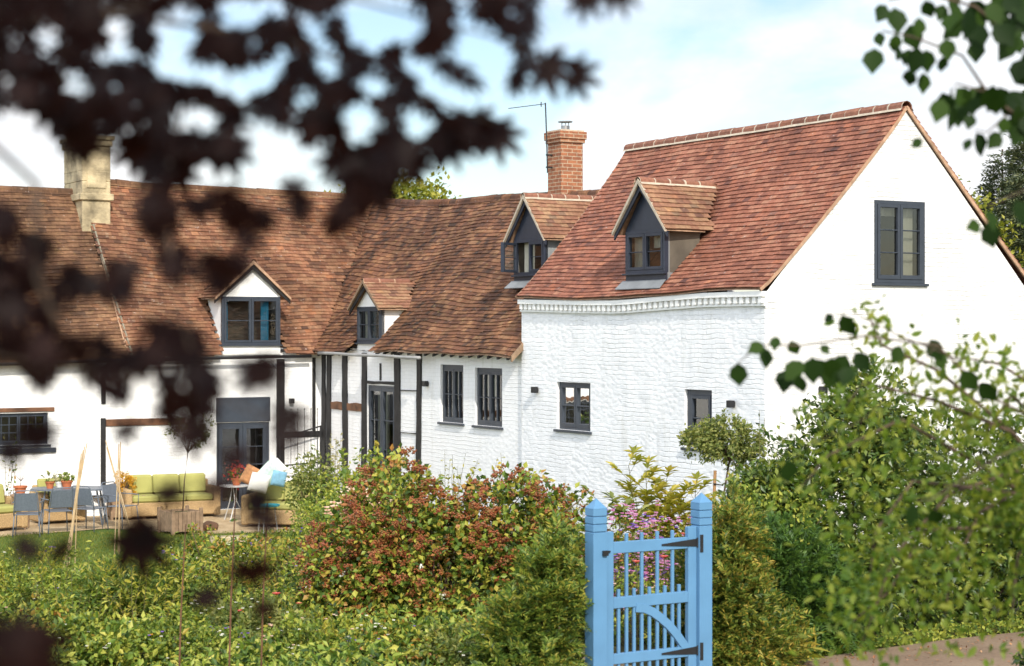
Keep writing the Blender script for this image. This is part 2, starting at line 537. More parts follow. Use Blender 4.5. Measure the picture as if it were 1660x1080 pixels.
M['fl_orange'] = m_leaf('orange_petals', G((.60, .22, .02), (.65, .36, .03)), .3)


# ------------------------------------------------------------------ object helpers
def tag(o, label=None, cat=None, group=None, kind=None):
    if label: o['label'] = label
    if cat: o['category'] = cat
    if group: o['group'] = group
    if kind: o['kind'] = kind
    return o


def thing(name, label, cat, loc=(0, 0, 0), rz=0, group=None):
    o = bpy.data.objects.new(name, None)
    COL.objects.link(o)
    o.location = loc
    o.rotation_euler = (0, 0, rz)
    o.empty_display_size = .2
    return tag(o, label, cat, group)


class MB:
    def __init__(s):
        s.v = []; s.f = []; s.mi = []; s.m = 0; s.X = None

    def add(s, vs_, fs):
        o = len(s.v)
        for p in vs_:
            p = Vector(p)
            if s.X is not None: p = s.X @ p
            s.v.append(tuple(p))
        for f in fs:
            s.f.append([i + o for i in f]); s.mi.append(s.m)
        return s

    def hexa(s, p):
        return s.add(p, [(0, 3, 2, 1), (4, 5, 6, 7), (0, 1, 5, 4), (1, 2, 6, 5), (2, 3, 7, 6), (3, 0, 4, 7)])

    def box(s, x0, x1, y0, y1, z0, z1):
        return s.hexa([(x0, y0, z0), (x1, y0, z0), (x1, y1, z0), (x0, y1, z0), (x0, y0, z1), (x1, y0, z1), (x1, y1, z1), (x0, y1, z1)])

    def quad(s, a, b, c, d):
        return s.add([a, b, c, d], [(0, 1, 2, 3)])

    def prism(s, pts, off):
        """polygon pts (3D) extruded by vector off"""
        n = len(pts)
        q = [tuple(Vector(p) + Vector(off)) for p in pts]
        return s.add(list(pts) + q, [tuple(range(n)), tuple(reversed(range(n, 2 * n)))] + [(i, i + n, (i + 1) % n + n, (i + 1) % n) for i in range(n)])

    def bar(s, a, b, w, h, up=(0, 0, 1)):
        a = Vector(a); b = Vector(b)
        d = (b - a).normalized()
        upv = Vector(up)
        if abs(d.dot(upv)) > .95: upv = Vector((1, 0, 0))
        x = d.cross(upv).normalized() * w / 2
        y = x.cross(d).normalized() * h / 2
        return s.hexa([a - x - y, a + x - y, a + x + y, a - x + y, b - x - y, b + x - y, b + x + y, b - x + y])

    def tube(s, pts, r, n=6):
        pts = [Vector(p) for p in pts]
        if not hasattr(r, '__len__'): r = [r] * len(pts)
        rings = []
        for i, p in enumerate(pts):
            d = (pts[min(i + 1, len(pts) - 1)] - pts[max(i - 1, 0)])
            d = d.normalized() if d.length > 1e-9 else Vector((0, 0, 1))
            u = d.cross(Vector((0, 0, 1)))
            if u.length < .1: u = d.cross(Vector((1, 0, 0)))
            u.normalize(); v_ = d.cross(u)
            rings += [p + (u * math.cos(2 * PI * k / n) + v_ * math.sin(2 * PI * k / n)) * r[i] for k in range(n)]
        fs = []
        for i in range(len(pts) - 1):
            for k in range(n):
                a = i * n + k; b = i * n + (k + 1) % n
                fs.append((a, b, b + n, a + n))
        fs.append(tuple(reversed(range(n)))); fs.append(tuple(range((len(pts) - 1) * n, len(pts) * n)))
        return s.add(rings, fs)

    def lathe(s, prof, n=16, c=(0, 0, 0)):
        rings = []
        for r, z in prof:
            rings += [(c[0] + r * math.cos(2 * PI * k / n), c[1] + r * math.sin(2 * PI * k / n), c[2] + z) for k in range(n)]
        fs = []
        for i in range(len(prof) - 1):
            for k in range(n):
                a = i * n + k; b = i * n + (k + 1) % n
                fs.append((a, b, b + n, a + n))
        fs.append(tuple(reversed(range(n)))); fs.append(tuple(range((len(prof) - 1) * n, len(prof) * n)))
        return s.add(rings, fs)

    def build(s, name, m, parent=None, smooth=False, bevel=0, label=None, uvscale=None):
        me = bpy.data.meshes.new(name)
        me.from_pydata(s.v, [], s.f)
        ms = m if isinstance(m, (list, tuple)) else [m]
        for k in ms: me.materials.append(k)
        if len(ms) > 1: me.polygons.foreach_set('material_index', s.mi)
        bm = bmesh.new(); bm.from_mesh(me)
        bmesh.ops.recalc_face_normals(bm, faces=bm.faces)
        if bevel:
            bmesh.ops.bevel(bm, geom=[e for e in bm.edges if len(e.link_faces) == 2 and e.calc_face_angle(0) > .6], offset=bevel, segments=1, affect='EDGES')
        uvl = bm.loops.layers.uv.new('UVMap')
        for f in bm.faces:
            nn = f.normal
            for lp in f.loops:
                p = lp.vert.co
                if abs(nn.z) > .7: lp[uvl].uv = (p.x, p.y)
                elif abs(nn.x) > abs(nn.y): lp[uvl].uv = (p.y + .07, p.z)
                else: lp[uvl].uv = (p.x, p.z)
            f.smooth = smooth
        bm.to_mesh(me); bm.free()
        o = bpy.data.objects.new(name, me)
        COL.objects.link(o)
        if parent: o.parent = parent
        if label: o['label'] = label
        return o


def np_mesh(name, V, Fc, m, parent=None, smooth=False, matidx=None):
    """V (n,3), Fc (k, s) equal-size faces"""
    me = bpy.data.meshes.new(name)
    V = np.ascontiguousarray(V, dtype=np.float32)
    Fc = np.ascontiguousarray(Fc, dtype=np.int32)
    me.vertices.add(len(V)); me.vertices.foreach_set('co', V.ravel())
    k, s = Fc.shape
    me.loops.add(k * s); me.loops.foreach_set('vertex_index', Fc.ravel())
    me.polygons.add(k)
    me.polygons.foreach_set('loop_start', np.arange(k, dtype=np.int32) * s)
    me.polygons.foreach_set('loop_total', np.full(k, s, dtype=np.int32))
    me.polygons.foreach_set('use_smooth', np.full(k, bool(smooth)))
    for q in (m if isinstance(m, (list, tuple)) else [m]): me.materials.append(q)
    me.update(calc_edges=True)
    o = bpy.data.objects.new(name, me)
    COL.objects.link(o)
    if parent: o.parent = parent
    return o


def copy_tree(o, parent=None):
    q = o.copy(); COL.objects.link(q); q.parent = parent
    for ch in list(o.children): copy_tree(ch, q)
    return q


# ------------------------------------------------------------------ foliage helpers
T_RH = (np.array([(0, 0, 0), (.45, -.5, .10), (1, 0, 0), (.45, .5, .10)]), np.array([(0, 1, 2), (0, 2, 3)]))
T_OV = (np.array([(0, 0, 0), (.22, -.36, .06), (.55, -.46, .10), (1, 0, -.05), (.55, .46, .10), (.22, .36, .06), (.45, 0, 0)]),
        np.array([(0, 1, 6), (1, 2, 6), (2, 3, 6), (6, 3, 4), (6, 4, 5), (6, 5, 0)]))


def _maple(k_=1.0):
    vs_, fs = [(0.0, 0.0, 0.0)], []
    for ang, ln, wd in ((0, 1.0, .14), (38, .95, .135), (-38, .95, .135), (76, .78, .12), (-76, .78, .12), (124, .48, .08), (-124, .48, .08)):
        wd *= k_
        a = math.radians(ang)
        d = np.array([math.cos(a), math.sin(a)]); q = np.array([-d[1], d[0]])
        o = len(vs_)
        for al, ac, z in ((.20, -.62, .0), (.20, .62, .0), (.52, -1, .03), (.52, 1, .03), (.78, -.62, .0), (.78, .62, .0), (1.0, 0, -.10)):
            p = d * al * ln + q * ac * wd
            vs_.append((p[0], p[1], z - .22 * (al * ln) ** 2))
        fs += [(0, o, o + 1), (o, o + 2, o + 3), (o, o + 3, o + 1), (o + 2, o + 4, o + 5), (o + 2, o + 5, o + 3), (o + 4, o + 6, o + 5)]
    return np.array(vs_), np.array(fs)


T_MA = _maple()
T_MB = _maple(1.15)


def unit(a):
    return a / (np.linalg.norm(a, axis=1, keepdims=True) + 1e-9)


def leaf_geo(P, D, N, Ln, W, T):
    """P base points, D directions, N normals"""
    tv, tf = T
    D = unit(D); S = unit(np.cross(N, D)); N2 = np.cross(D, S)
    Ln = np.broadcast_to(np.asarray(Ln, float), (len(P),))[:, None, None]
    W = np.broadcast_to(np.asarray(W, float), (len(P),))[:, None, None]
    V = P[:, None, :] + D[:, None, :] * tv[None, :, 0:1] * Ln + S[:, None, :] * tv[None, :, 1:2] * W + N2[:, None, :] * tv[None, :, 2:3] * Ln
    Fc = tf[None] + (np.arange(len(P)) * len(tv))[:, None, None]
    return V.reshape(-1, 3), Fc.reshape(-1, 3)


def leaves(name, P, size, m, parent, T=T_RH, wr=.6, up=.6, out=None, droop=.2, jit=.3, smooth=False):
    n = len(P)
    D = rng.normal(size=(n, 3))
    if out is not None: D += out * 1.0
    D[:, 2] -= droop
    N = rng.normal(size=(n, 3)); N[:, 2] += up * 2
    if out is not None: N += out * .8
    Ln = size * (1 + jit * rng.uniform(-1, 1, n))
    V, Fc = leaf_geo(P, D, N, Ln, Ln * wr, T)
    return np_mesh(name, V, Fc, m, parent, smooth)


def blob_points(n, lobes, clump=.12, nclump=None, shell=.5):
    """leaf points in clumps over a union of ellipsoids; lobes: (x,y,z,rx,ry,rz). Also outward directions."""
    L_ = np.array(lobes, float)
    vol = (L_[:, 3] * L_[:, 4] + L_[:, 4] * L_[:, 5] + L_[:, 3] * L_[:, 5])
    nclump = nclump or max(20, n // 22)
    k = rng.choice(len(L_), nclump, p=vol / vol.sum())
    d = unit(rng.normal(size=(nclump, 3)))
    r = 1 - shell * rng.random(nclump) ** 1.8
    r *= 1 + .10 * rng.normal(size=nclump)
    C = L_[k, :3] + d * r[:, None] * L_[k, 3:]
    j = rng.choice(nclump, n)
    P = C[j] + rng.normal(size=(n, 3)) * clump * .55
    return P, d[j], C


def stems(name, base, tips, m, parent, r0=.02, r1=.004, sag=.0, n=5):
    b = MB()
    base = Vector(base)
    for t in tips:
        t = Vector(t)
        mid = (base + t) / 2 + Vector((rng.normal() * .05, rng.normal() * .05, .08)) * (t - base).length
        b.tube([base + Vector((rng.normal() * .03, rng.normal() * .03, 0)), base.lerp(mid, .55) + Vector((0, 0, .02)), mid, t], [r0, r0 * .8, (r0 + r1) / 2, r1], n)
    return b.build(name, m, parent, smooth=True)


def shrub(name, label, cat, base, lobes, n, size, m, clump=.12, T=T_RH, wr=.6, group=None, shell=.55, up=.6, droop=.2, nst=14, r0=.02, leafname='foliage'):
    """lobes in local coordinates relative to base"""
    t = thing(name, label, cat, base, 0, group)
    P, D, C = blob_points(n, lobes, clump, shell=shell)
    keep = P[:, 2] > -.05
    P, D = P[keep], D[keep]
    leaves(leafname, P, size, M[m], t, T, wr, up, D, droop)
    idx = rng.choice(len(C), min(nst, len(C)), replace=False)
    stems('stem', (0, 0, 0), [c for c in C[idx] if c[2] > .1], M['bark'], t, r0)
    return t, P, D


def sprays(P, D, ln, k, w, T=T_RH, curve=.25):
    """flat conifer sprays: k leaflets each side along a twig"""
    n = len(P)
    D = unit(D)
    N = rng.normal(size=(n, 3)) * .5; N[:, 2] += 1
    S = unit(np.cross(N, D)); N = np.cross(D, S)
    outP, outD, outN = [], [], []
    for i in range(k):
        f = (i + .3) / k
        base = P + D * ln[:, None] * f - np.array([0, 0, 1.0]) * (ln * curve * f * f)[:, None]
        for sg in (-1, 1):
            outP.append(base)
            outD.append(D * .75 + S * sg * .8 + rng.normal(size=(n, 3)) * .12)
            outN.append(N + rng.normal(size=(n, 3)) * .2)
    Pp = np.concatenate(outP); Dd = np.concatenate(outD); Nn = np.concatenate(outN)
    LL = np.tile(ln, 2 * k) * .36
    return leaf_geo(Pp, Dd, Nn, LL, w, T)


def yew(name, label, cat, base, lobes, n, ln, m, group=None, k=7, up=.35, w=.017):
    n = int(n * .95); ln = ln * 1.5
    t = thing(name, label, cat, base, 0, group)
    P, D, C = blob_points(n, lobes, .08, nclump=n // 3, shell=.45)
    D = D + rng.normal(size=D.shape) * .45; D[:, 2] += up
    V, Fc = sprays(P, D, ln * (1 + .3 * rng.uniform(-1, 1, len(P))), k, w)
    np_mesh('foliage', V, Fc, M[m], t)
    idx = rng.choice(len(C), 14, replace=False)
    stems('stem', (0, 0, 0), [c for c in C[idx] if c[2] > .1], M['bark'], t, .025)
    return t


# ------------------------------------------------------------------ ground
def grid_sheet(name, xs, ys, m, dz=0, zf=gz, mask=None, kind='structure'):
    Xg, Yg = np.meshgrid(xs, ys)
    Z = zf(Xg, Yg) + dz
    V = np.stack([Xg, Yg, Z], -1).reshape(-1, 3)
    nx, ny = len(xs), len(ys)
    i = np.arange(nx * ny).reshape(ny, nx)
    Fc = np.stack([i[:-1, :-1], i[:-1, 1:], i[1:, 1:], i[1:, :-1]], -1).reshape(-1, 4)
    if mask is not None:
        cc = V[Fc].mean(1)
        Fc = Fc[mask(cc[:, 0], cc[:, 1])]
    o = np_mesh(name, V, Fc, m)
    tag(o, kind=kind)
    return o


xs = np.concatenate([[-3000, -800, -200, -60], np.arange(-30, 30.1, .5), [60, 200, 800, 3000]])
ys = np.concatenate([[-300, -60, -10, 0], np.arange(2, 60, .5), [80, 140, 300, 900, 4000]])
grid_sheet('ground', xs, ys, M['soil'])


def ruled(name, near, far, n, k, m, dz, kind='structure'):
    """strip between two polylines of (X,Y)"""
    near = np.array(near, float); far = np.array(far, float)

    def rs(a, n_):
        t = np.concatenate([[0], np.cumsum(np.linalg.norm(np.diff(a, axis=0), axis=1))])
        u = np.linspace(0, t[-1], n_)
        return np.stack([np.interp(u, t, a[:, 0]), np.interp(u, t, a[:, 1])], -1)
    A, B = rs(near, n), rs(far, n)
    f = np.linspace(0, 1, k)[:, None, None]
    XY = A[None] * (1 - f) + B[None] * f
    Z = gz(XY[..., 0], XY[..., 1]) + dz
    V = np.concatenate([XY, Z[..., None]], -1).reshape(-1, 3)
    i = np.arange(n * k).reshape(k, n)
    Fc = np.stack([i[:-1, :-1], i[:-1, 1:], i[1:, 1:], i[1:, :-1]], -1).reshape(-1, 4)
    return tag(np_mesh(name, V, Fc, m), kind=kind)


# lawn, gravel patio, garden path
ruled('lawn', [(-16, 23), (-9, 23.4), (-5, 24.5), (-2.5, 26)], [(-16, 34.0), (-10.2, 35.0), (-7.9, 37.0), (-6.0, 36.0), (-3.0, 36.5)], 80, 30, M['lawn'], .012)
ruled('patio', [(-16, 33.7), (-10.2, 34.7), (-7.9, 36.7), (-6.0, 35.7), (-3.4, 36.2)], [tuple(HW(-13, 15.97)[:2]), tuple(HW(-6, 15.97)[:2]), tuple(HW(-.2, 15.97)[:2])], 90, 30, M['gravel'], .024)


def hedge_pt(s, back=0.0):
    """s metres along the hedge line from the left gate post, back metres behind it"""
    return (.65 + c_ * s - s_ * back, 14.5 + s_ * s + c_ * back)


ruled('path', [hedge_pt(-8, -1.35), hedge_pt(14, -1.35)], [hedge_pt(-8, -.12), hedge_pt(1.1, -.10), hedge_pt(1.6, .12), hedge_pt(2.0, .30), hedge_pt(4.2, .50), hedge_pt(14, .62)], 120, 8, M['path'], .02)
ruled('verge_grass', [hedge_pt(-8, -3.5), hedge_pt(14, -3.5)], [hedge_pt(-8, -1.35), hedge_pt(14, -1.35)], 80, 8, M['lawn'], .012)
ruled('garden_walk', [hedge_pt(.1, -.1), hedge_pt(.9, -.1)], [hedge_pt(-.1, 2.6), hedge_pt(.9, 2.6)], 6, 16, M['gravel'], .016)

# ------------------------------------------------------------------ the cottage
cot = thing('cottage', 'long white painted cottage with red tiled roofs, dormer windows and black timbers', 'house', (CX, CY, 0), TH)

A_R, N_R = Vector((0, -1, 0)), Vector((-1, 0, 0))     # walls facing local -x; a = -y
A_L, N_L = Vector((1, 0, 0)), Vector((0, -1, 0))      # walls facing local -y; a = x
ZV = Vector((0, 0, 1))


def frm(A, N, c):
    """matrix (a, d outward, z) -> house local for the plane at distance c"""
    O = Vector((c, 0, 0)) if N is N_R else Vector((0, c, 0))
    m_ = Matrix.Identity(4)
    for i, vec in enumerate((A, N, ZV)):
        for j in range(3): m_[j][i] = vec[j]
    for j in range(3): m_[j][3] = O[j]
    return m_


def wall(name, X, outer, holes, m, depth=.14, label=None):
    b = MB(); b.X = X
    loops = [[Vector((a, z, 0)) for a, z in outer]]
    for (a0, a1, z0, z1) in holes:
        loops.append([Vector((a0, z0, 0)), Vector((a1, z0, 0)), Vector((a1, z1, 0)), Vector((a0, z1, 0))])
    flat = [p for l in loops for p in l]
    tris = tessellate_polygon(loops)
    b.add([(p.x, 0, p.y) for p in flat], [tuple(t) for t in tris])
    for (a0, a1, z0, z1) in holes:
        for p, q in (((a0, z0), (a1, z0)), ((a1, z0), (a1, z1)), ((a1, z1), (a0, z1)), ((a0, z1), (a0, z0))):
            b.quad((p[0], 0, p[1]), (q[0], 0, q[1]), (q[0], -depth, q[1]), (p[0], -depth, p[1]))
    return b.build(name, m, cot, label=label)


def window(X, a0, a1, z0, z1, cols=2, rows=2, sub=1, fw=.05, cw=.045, rec=.05, m='frame', sill=True, lining=True, curtains=(), opened=None, label=None, head=0):
    """window joinery in the plane X; a0..a1 wide, z0..z1 high"""
    b = MB(); b.X = X
    d0, d1 = -rec - .06, -rec
    b.box(a0, a0 + fw, d0, d1, z0, z1); b.box(a1 - fw, a1, d0, d1, z0, z1)
    b.box(a0 + fw, a1 - fw, d0, d1, z0, z0 + fw); b.box(a0 + fw, a1 - fw, d0, d1, z1 - fw - head, z1)
    w = b.build('window', M[m], cot, bevel=.004, label=label)
    ia, ib, iz, it = a0 + fw, a1 - fw, z0 + fw, z1 - fw - head
    cwid = (ib - ia) / cols
    for c in range(cols):
        if opened is not None and c == opened: continue
        x0, x1 = ia + c * cwid + .004, ia + (c + 1) * cwid - .004
        k = MB(); k.X = X
        e0, e1 = d0 + .008, d1 + .012
        k.box(x0, x0 + cw, e0, e1, iz, it); k.box(x1 - cw, x1, e0, e1, iz, it)
        k.box(x0 + cw, x1 - cw, e0, e1, iz, iz + cw * 1.3); k.box(x0 + cw, x1 - cw, e0, e1, it - cw, it)
        gx0, gx1, g0, g1 = x0 + cw, x1 - cw, iz + cw * 1.3, it - cw
        for r in range(1, rows):
            zz = g0 + (g1 - g0) * r / rows
            k.box(gx0, gx1, e0 + .012, e1 - .006, zz - .009, zz + .009)
        for r in range(1, sub):
            xx = gx0 + (gx1 - gx0) * r / sub
            k.box(xx - .009, xx + .009, e0 + .011, e1 - .007, g0, g1)
        k.build('casement', M[m], w, bevel=.003)
        g = MB(); g.X = X
        g.quad((gx0, d0 + .03, g0), (gx1, d0 + .03, g0), (gx1, d0 + .03, g1), (gx0, d0 + .03, g1))
        g.build('pane', M['glass'], w)
    if sill:
        s = MB(); s.X = X
        s.box(a0 - .05, a1 + .05, d1 - .02, .05, z0 - .045, z0 - .002)
        s.build('sill', M[m], w, bevel=.004)
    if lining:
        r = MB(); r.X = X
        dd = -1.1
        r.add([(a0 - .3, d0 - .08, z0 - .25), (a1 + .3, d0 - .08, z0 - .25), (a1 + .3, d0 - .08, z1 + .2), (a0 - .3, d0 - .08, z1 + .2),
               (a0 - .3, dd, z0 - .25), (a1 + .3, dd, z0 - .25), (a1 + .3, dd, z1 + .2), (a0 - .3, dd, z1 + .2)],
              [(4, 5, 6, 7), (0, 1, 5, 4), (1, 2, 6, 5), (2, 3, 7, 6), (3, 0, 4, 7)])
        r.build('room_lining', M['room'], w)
    for (u0, u1, v0, v1, mm) in curtains:
        q = MB(); q.X = X
        n = 14
        ca, cb = a0 + (a1 - a0) * u0, a0 + (a1 - a0) * u1
        zc0, zc1 = z0 + (z1 - z0) * v0, z0 + (z1 - z0) * v1
        pts = []
        for i in range(n + 1):
            aa = ca + (cb - ca) * i / n
            dpt = d0 - .13 + .02 * math.sin(i * 2.1)
            pts += [(aa, dpt, zc0), (aa, dpt, zc1)]
        q.add(pts, [(2 * i, 2 * i + 2, 2 * i + 3, 2 * i + 1) for i in range(n)])
        q.build('curtain' if (v1 - v0) > .4 else 'blind', M[mm], w)
    return w


def tiles(name, S, a0, a1, length, keep, m, parent, gauge=.103, wid=.165, cut=None, jit=1.0, thick=.014, deck=True, label=None):
    """S(a, t) -> (n,3) ; a metres along, t 0..1 up the slope; length slope length in m"""
    rows = int(length / gauge) + 1
    PV = []
    for r in range(rows):
        off = (r % 2) * wid / 2 + rng.uniform(-.01, .01)
        na = int((a1 - a0) / wid) + 2
        A = a0 - wid * .5 + off + np.arange(na) * wid
        A0 = np.clip(A, a0, a1); A1 = np.clip(A + wid, a0, a1)
        t0 = (r * gauge + rng.normal(0, .0028 * jit, na) + .006 * jit * np.sin(A * 1.9 + r * .9) + .005 * jit * np.sin(A * 4.7 + r * 2.3)) / length
        t1 = np.minimum(t0 + gauge * 1.55 / length, 1.0)
        mid = (A0 + A1) / 2
        ok = (A1 - A0 > .03) & keep(mid, np.full(na, r * gauge / length))
        A0, A1, t0, t1 = A0[ok], A1[ok], t0[ok], t1[ok]
        if not len(A0): continue
        p0, p1, p2, p3 = S(A0, t0), S(A1, t0), S(A1, t1), S(A0, t1)
        N = unit(np.cross(p1 - p0, p3 - p0))
        N = np.where((N[:, 2] < 0)[:, None], -N, N)
        n = len(A0)
        h0 = (.040 + rng.normal(0, .0014 * jit, n))[:, None]; sk = (rng.normal(0, .0009 * jit, n))[:, None]
        h1 = .012
        top = [p0 + N * (h0 + sk), p1 + N * (h0 - sk), p2 + N * h1, p3 + N * h1]
        bot = [q - N * thick for q in top]
        PV.append(np.stack(top + bot, 1))
    PV = np.concatenate(PV)
    n = len(PV)
    fq = np.array([(0, 1, 2, 3), (4, 7, 6, 5), (0, 4, 5, 1), (1, 5, 6, 2), (3, 7, 4, 0)])
    Fc = (fq[None] + (np.arange(n) * 8)[:, None, None]).reshape(-1, 4)
    o = np_mesh(name, PV.reshape(-1, 3), Fc, m, parent)
    if label: o['label'] = label
    return o


def deck(name, S, a0, a1, keep, m, parent, na=40, nt_=12, dn=.02):
    A = np.linspace(a0, a1, na); T = np.linspace(0, 1, nt_)
    Ag, Tg = np.meshgrid(A, T)
    V = S(Ag.ravel(), Tg.ravel()); V[:, 2] -= dn
    i = np.arange(na * nt_).reshape(nt_, na)
    Fc = np.stack([i[:-1, :-1], i[:-1, 1:], i[1:, 1:], i[1:, :-1]], -1).reshape(-1, 4)
    am = Ag.ravel()[Fc].mean(1); tm = Tg.ravel()[Fc].mean(1)
    Fc = Fc[keep(am, tm)]
    used, inv = np.unique(Fc, return_inverse=True)
    return np_mesh(name, V[used], inv.reshape(-1, 4), m, parent)


def ridge_caps(pts, r, seg, parent, m='ridge', name='ridge_tiles', mort='mortar', ang=100, lift=0):
    """half-round ridge tiles along a polyline, pale mortar between them"""
    pts = [Vector(p) for p in pts]
    d = [0]
    for i in range(1, len(pts)): d.append(d[-1] + (pts[i] - pts[i - 1]).length)
    tot = d[-1]

    def at(s):
        for i in range(1, len(pts)):
            if s <= d[i] or i == len(pts) - 1:
                return pts[i - 1].lerp(pts[i], (s - d[i - 1]) / (d[i] - d[i - 1]))
    b = MB()
    n = max(2, int(tot / seg)); seg = tot / n
    K = 7
    ax = (pts[-1] - pts[0]).normalized(); side = ax.cross(ZV).normalized(); up = side.cross(ax)

    def arc(p, rr):
        return [p + side * (rr * math.sin(math.radians(-ang + 2 * ang * k / (K - 1)))) + up * (rr * math.cos(math.radians(-ang + 2 * ang * k / (K - 1))) + lift) for k in range(K)]
    for i in range(n):
        gap = .012
        b.m = 0
        jr = rng.normal() * .004
        A = arc(at(i * seg + gap), r + jr + .006); B = arc(at((i + 1) * seg - gap), r + jr + .002)
        A2 = arc(at(i * seg + gap), r - .012); B2 = arc(at((i + 1) * seg - gap), r - .012)
        b.add(A + B, [(k, k + 1, k + K + 1, k + K) for k in range(K - 1)])
        b.add(A + A2, [(k, k + K, k + K + 1, k + 1) for k in range(K - 1)])
        b.add(B + B2, [(k, k + 1, k + K + 1, k + K) for k in range(K - 1)])
        b.m = 1
        A = arc(at(max(0, i * seg - .02)), r); B = arc(at(min(tot, i * seg + .025)), r)
        b.add(A + B, [(k, k + 1, k + K + 1, k + K) for k in range(K - 1)])
    b.m = 1
    # bedding fillets both sides
    for sg in (-1, 1):
        P0 = []
        for i in range(n + 1):
            p = at(i * seg)
            P0 += [p + side * sg * (r + .004) + up * (lift - .01 + rng.normal() * .004), p + side * sg * (r + .025) - up * (.045 - lift)]
        b.add(P0, [(2 * i, 2 * i + 2, 2 * i + 3, 2 * i + 1) for i in range(n)])
    return b.build(name, [M[m], M[mort]], parent)


# ---- right wing (gabled)
W, Lw = 5.52, 7.06
RX = W / 2
ZE, ZR = 4.50, 7.41
eaveR = [onx(px, py, -.12) for px, py in ((840, 482.5), (935, 484), (1001, 484), (1059, 478), (1140, 471), (1238, 468))]
eaveR.sort()
eRy, eRz = np.array([p[0] for p in eaveR]), np.array([p[1] for p in eaveR])


def SR(a, t):
    f = a / 7.12
    ye = -.05 + f * 7.16; yr = -.05 + f * 7.78
    ze = np.interp(ye, eRy, eRz)
    x = -.12 + (RX + .12) * t
    y = ye * (1 - t) + yr * t
    z = ze * (1 - t) + ZR * t - .12 * np.sin(PI * np.clip(t, 0, 1)) ** .5 + .012 * np.sin(a * 2.1 + t * 4)
    return np.stack([x, y, z], -1)


def SRb(a, t):
    p = SR(a, t)
    p[:, 0] = 2 * RX - p[:, 0]
    p[:, 2] = 4.5 * (1 - t) + ZR * t - .03 * np.sin(PI * t)
    return p


X0 = frm(A_R, N_R, 0.0)
XG = frm(A_L, N_L, 0.0)


def rect_x(c, l, t, r, bt):
    """photo rectangle on plane x=c -> (a0,a1,z0,z1) (a = -y)"""
    y1, zt = onx(l, t, c); y0, zb2 = onx(r, bt, c)
    _, zb1 = onx(l, bt, c); _, zt2 = onx(r, t, c)
    return (-y1, -y0, zb2, zt)


def rect_y(c, l, t, r, bt):
    x0, zt = ony(l, t, c); x1, zb = ony(r, bt, c)
    return (x0, x1, zb, zt)


w1 = rect_x(0, 903, 619, 957, 700)
w2 = rect_x(0, 1110, 631, 1154, 729)
gw = rect_y(0, 1417, 324, 1499, 460)
wall('side_wall', X0, [(-7.12, -.4), (0, -.4), (0, 4.42), (-7.12, 4.42)], [w1, w2], M['white'], label='shaded rough painted side wall of the gabled wing')
wall('gable_wall', XG, [(0, -.4), (W, -.4), (W, 4.44), (RX, ZR - .05), (0, 4.44)], [gw], M['white3'], label='sunlit white gable wall')
b = MB()
b.quad((W, 0, -.4), (W, 7.7, -.4), (W, 7.7, 4.42), (W, 0, 4.42))
b.add([(0, 7.12, -.4), (W, 7.7, -.4), (W, 7.7, 4.42), (RX, 7.7, ZR - .06), (0, 7.12, 4.42)], [(0, 1, 2, 3, 4)])
b.build('rear_wall', M['white3'], cot)

window(X0, *w1, cols=2, rows=2, curtains=((.05, .5, .45, 1, 'curtain'), (.55, .93, .0, .1, 'curtain')), fw=.055, label='small square side window')
window(X0, *w2, cols=1, rows=2, curtains=((.62, .9, 0, 1, 'curtain'),), fw=.09, cw=.055, label='narrow side window near the corner')
window(XG, *gw, cols=2, rows=3, curtains=((.08, .92, .82, 1, 'curtain'), (.62, .92, 0, 1, 'curtain')), fw=.06, rec=-.01, cw=.05, label='tall attic window in the gable')

keepall = lambda a, t: np.ones(np.shape(a), bool)
# dormer D footprint cut
slR = math.hypot(RX + .12, ZR - ZE)
D_Y, D_X0, D_K = 3.30, .10, .12
def keepR(a, t):
    p = SR(a, t)
    inside = (np.abs(p[:, 1] - D_Y - D_K * (p[:, 0] - D_X0)) < .52) & (p[:, 0] > D_X0 + .02) & (p[:, 2] < 5.7)
    return ~inside
tiles('main_roof', SR, 0, 7.12, slR, keepR, M['tileR'], cot, label='steep red tiled roof of the gabled wing')
deck('roof_deck', SR, 0, 7.12, keepall, M['verge'], cot)
tiles('rear_roof', SRb, 0, 7.12, slR, keepall, M['tileR'], cot)
ridge_caps([(RX, -.06, ZR + .0), (RX, 3.8, ZR - .01), (RX, 7.76, ZR)], .11, .33, cot, lift=-.03)
# verges: mortar undercloak along gable, both slopes
b = MB()
for S in (SR, SRb):
    T = np.linspace(0, 1, 20)
    p = S(np.zeros(20), T)
    for i in range(19):
        q0, q1 = Vector(p[i]), Vector(p[i + 1])
        q0.y = q1.y = -.035
        b.bar(q0 + Vector((0, 0, -.012)), q1 + Vector((0, 0, -.012)), .05, .035, up=(0, 1, 0))
b.build('verge', M['verge'], cot)
b = MB()
T = np.linspace(0, 1, 20); p = SR(np.full(20, 7.12), T)
for i in range(19):
    b.bar(Vector(p[i]), Vector(p[i + 1]), .04, .05, up=(0, 1, 0))
b.build('verge', M['verge'], cot)

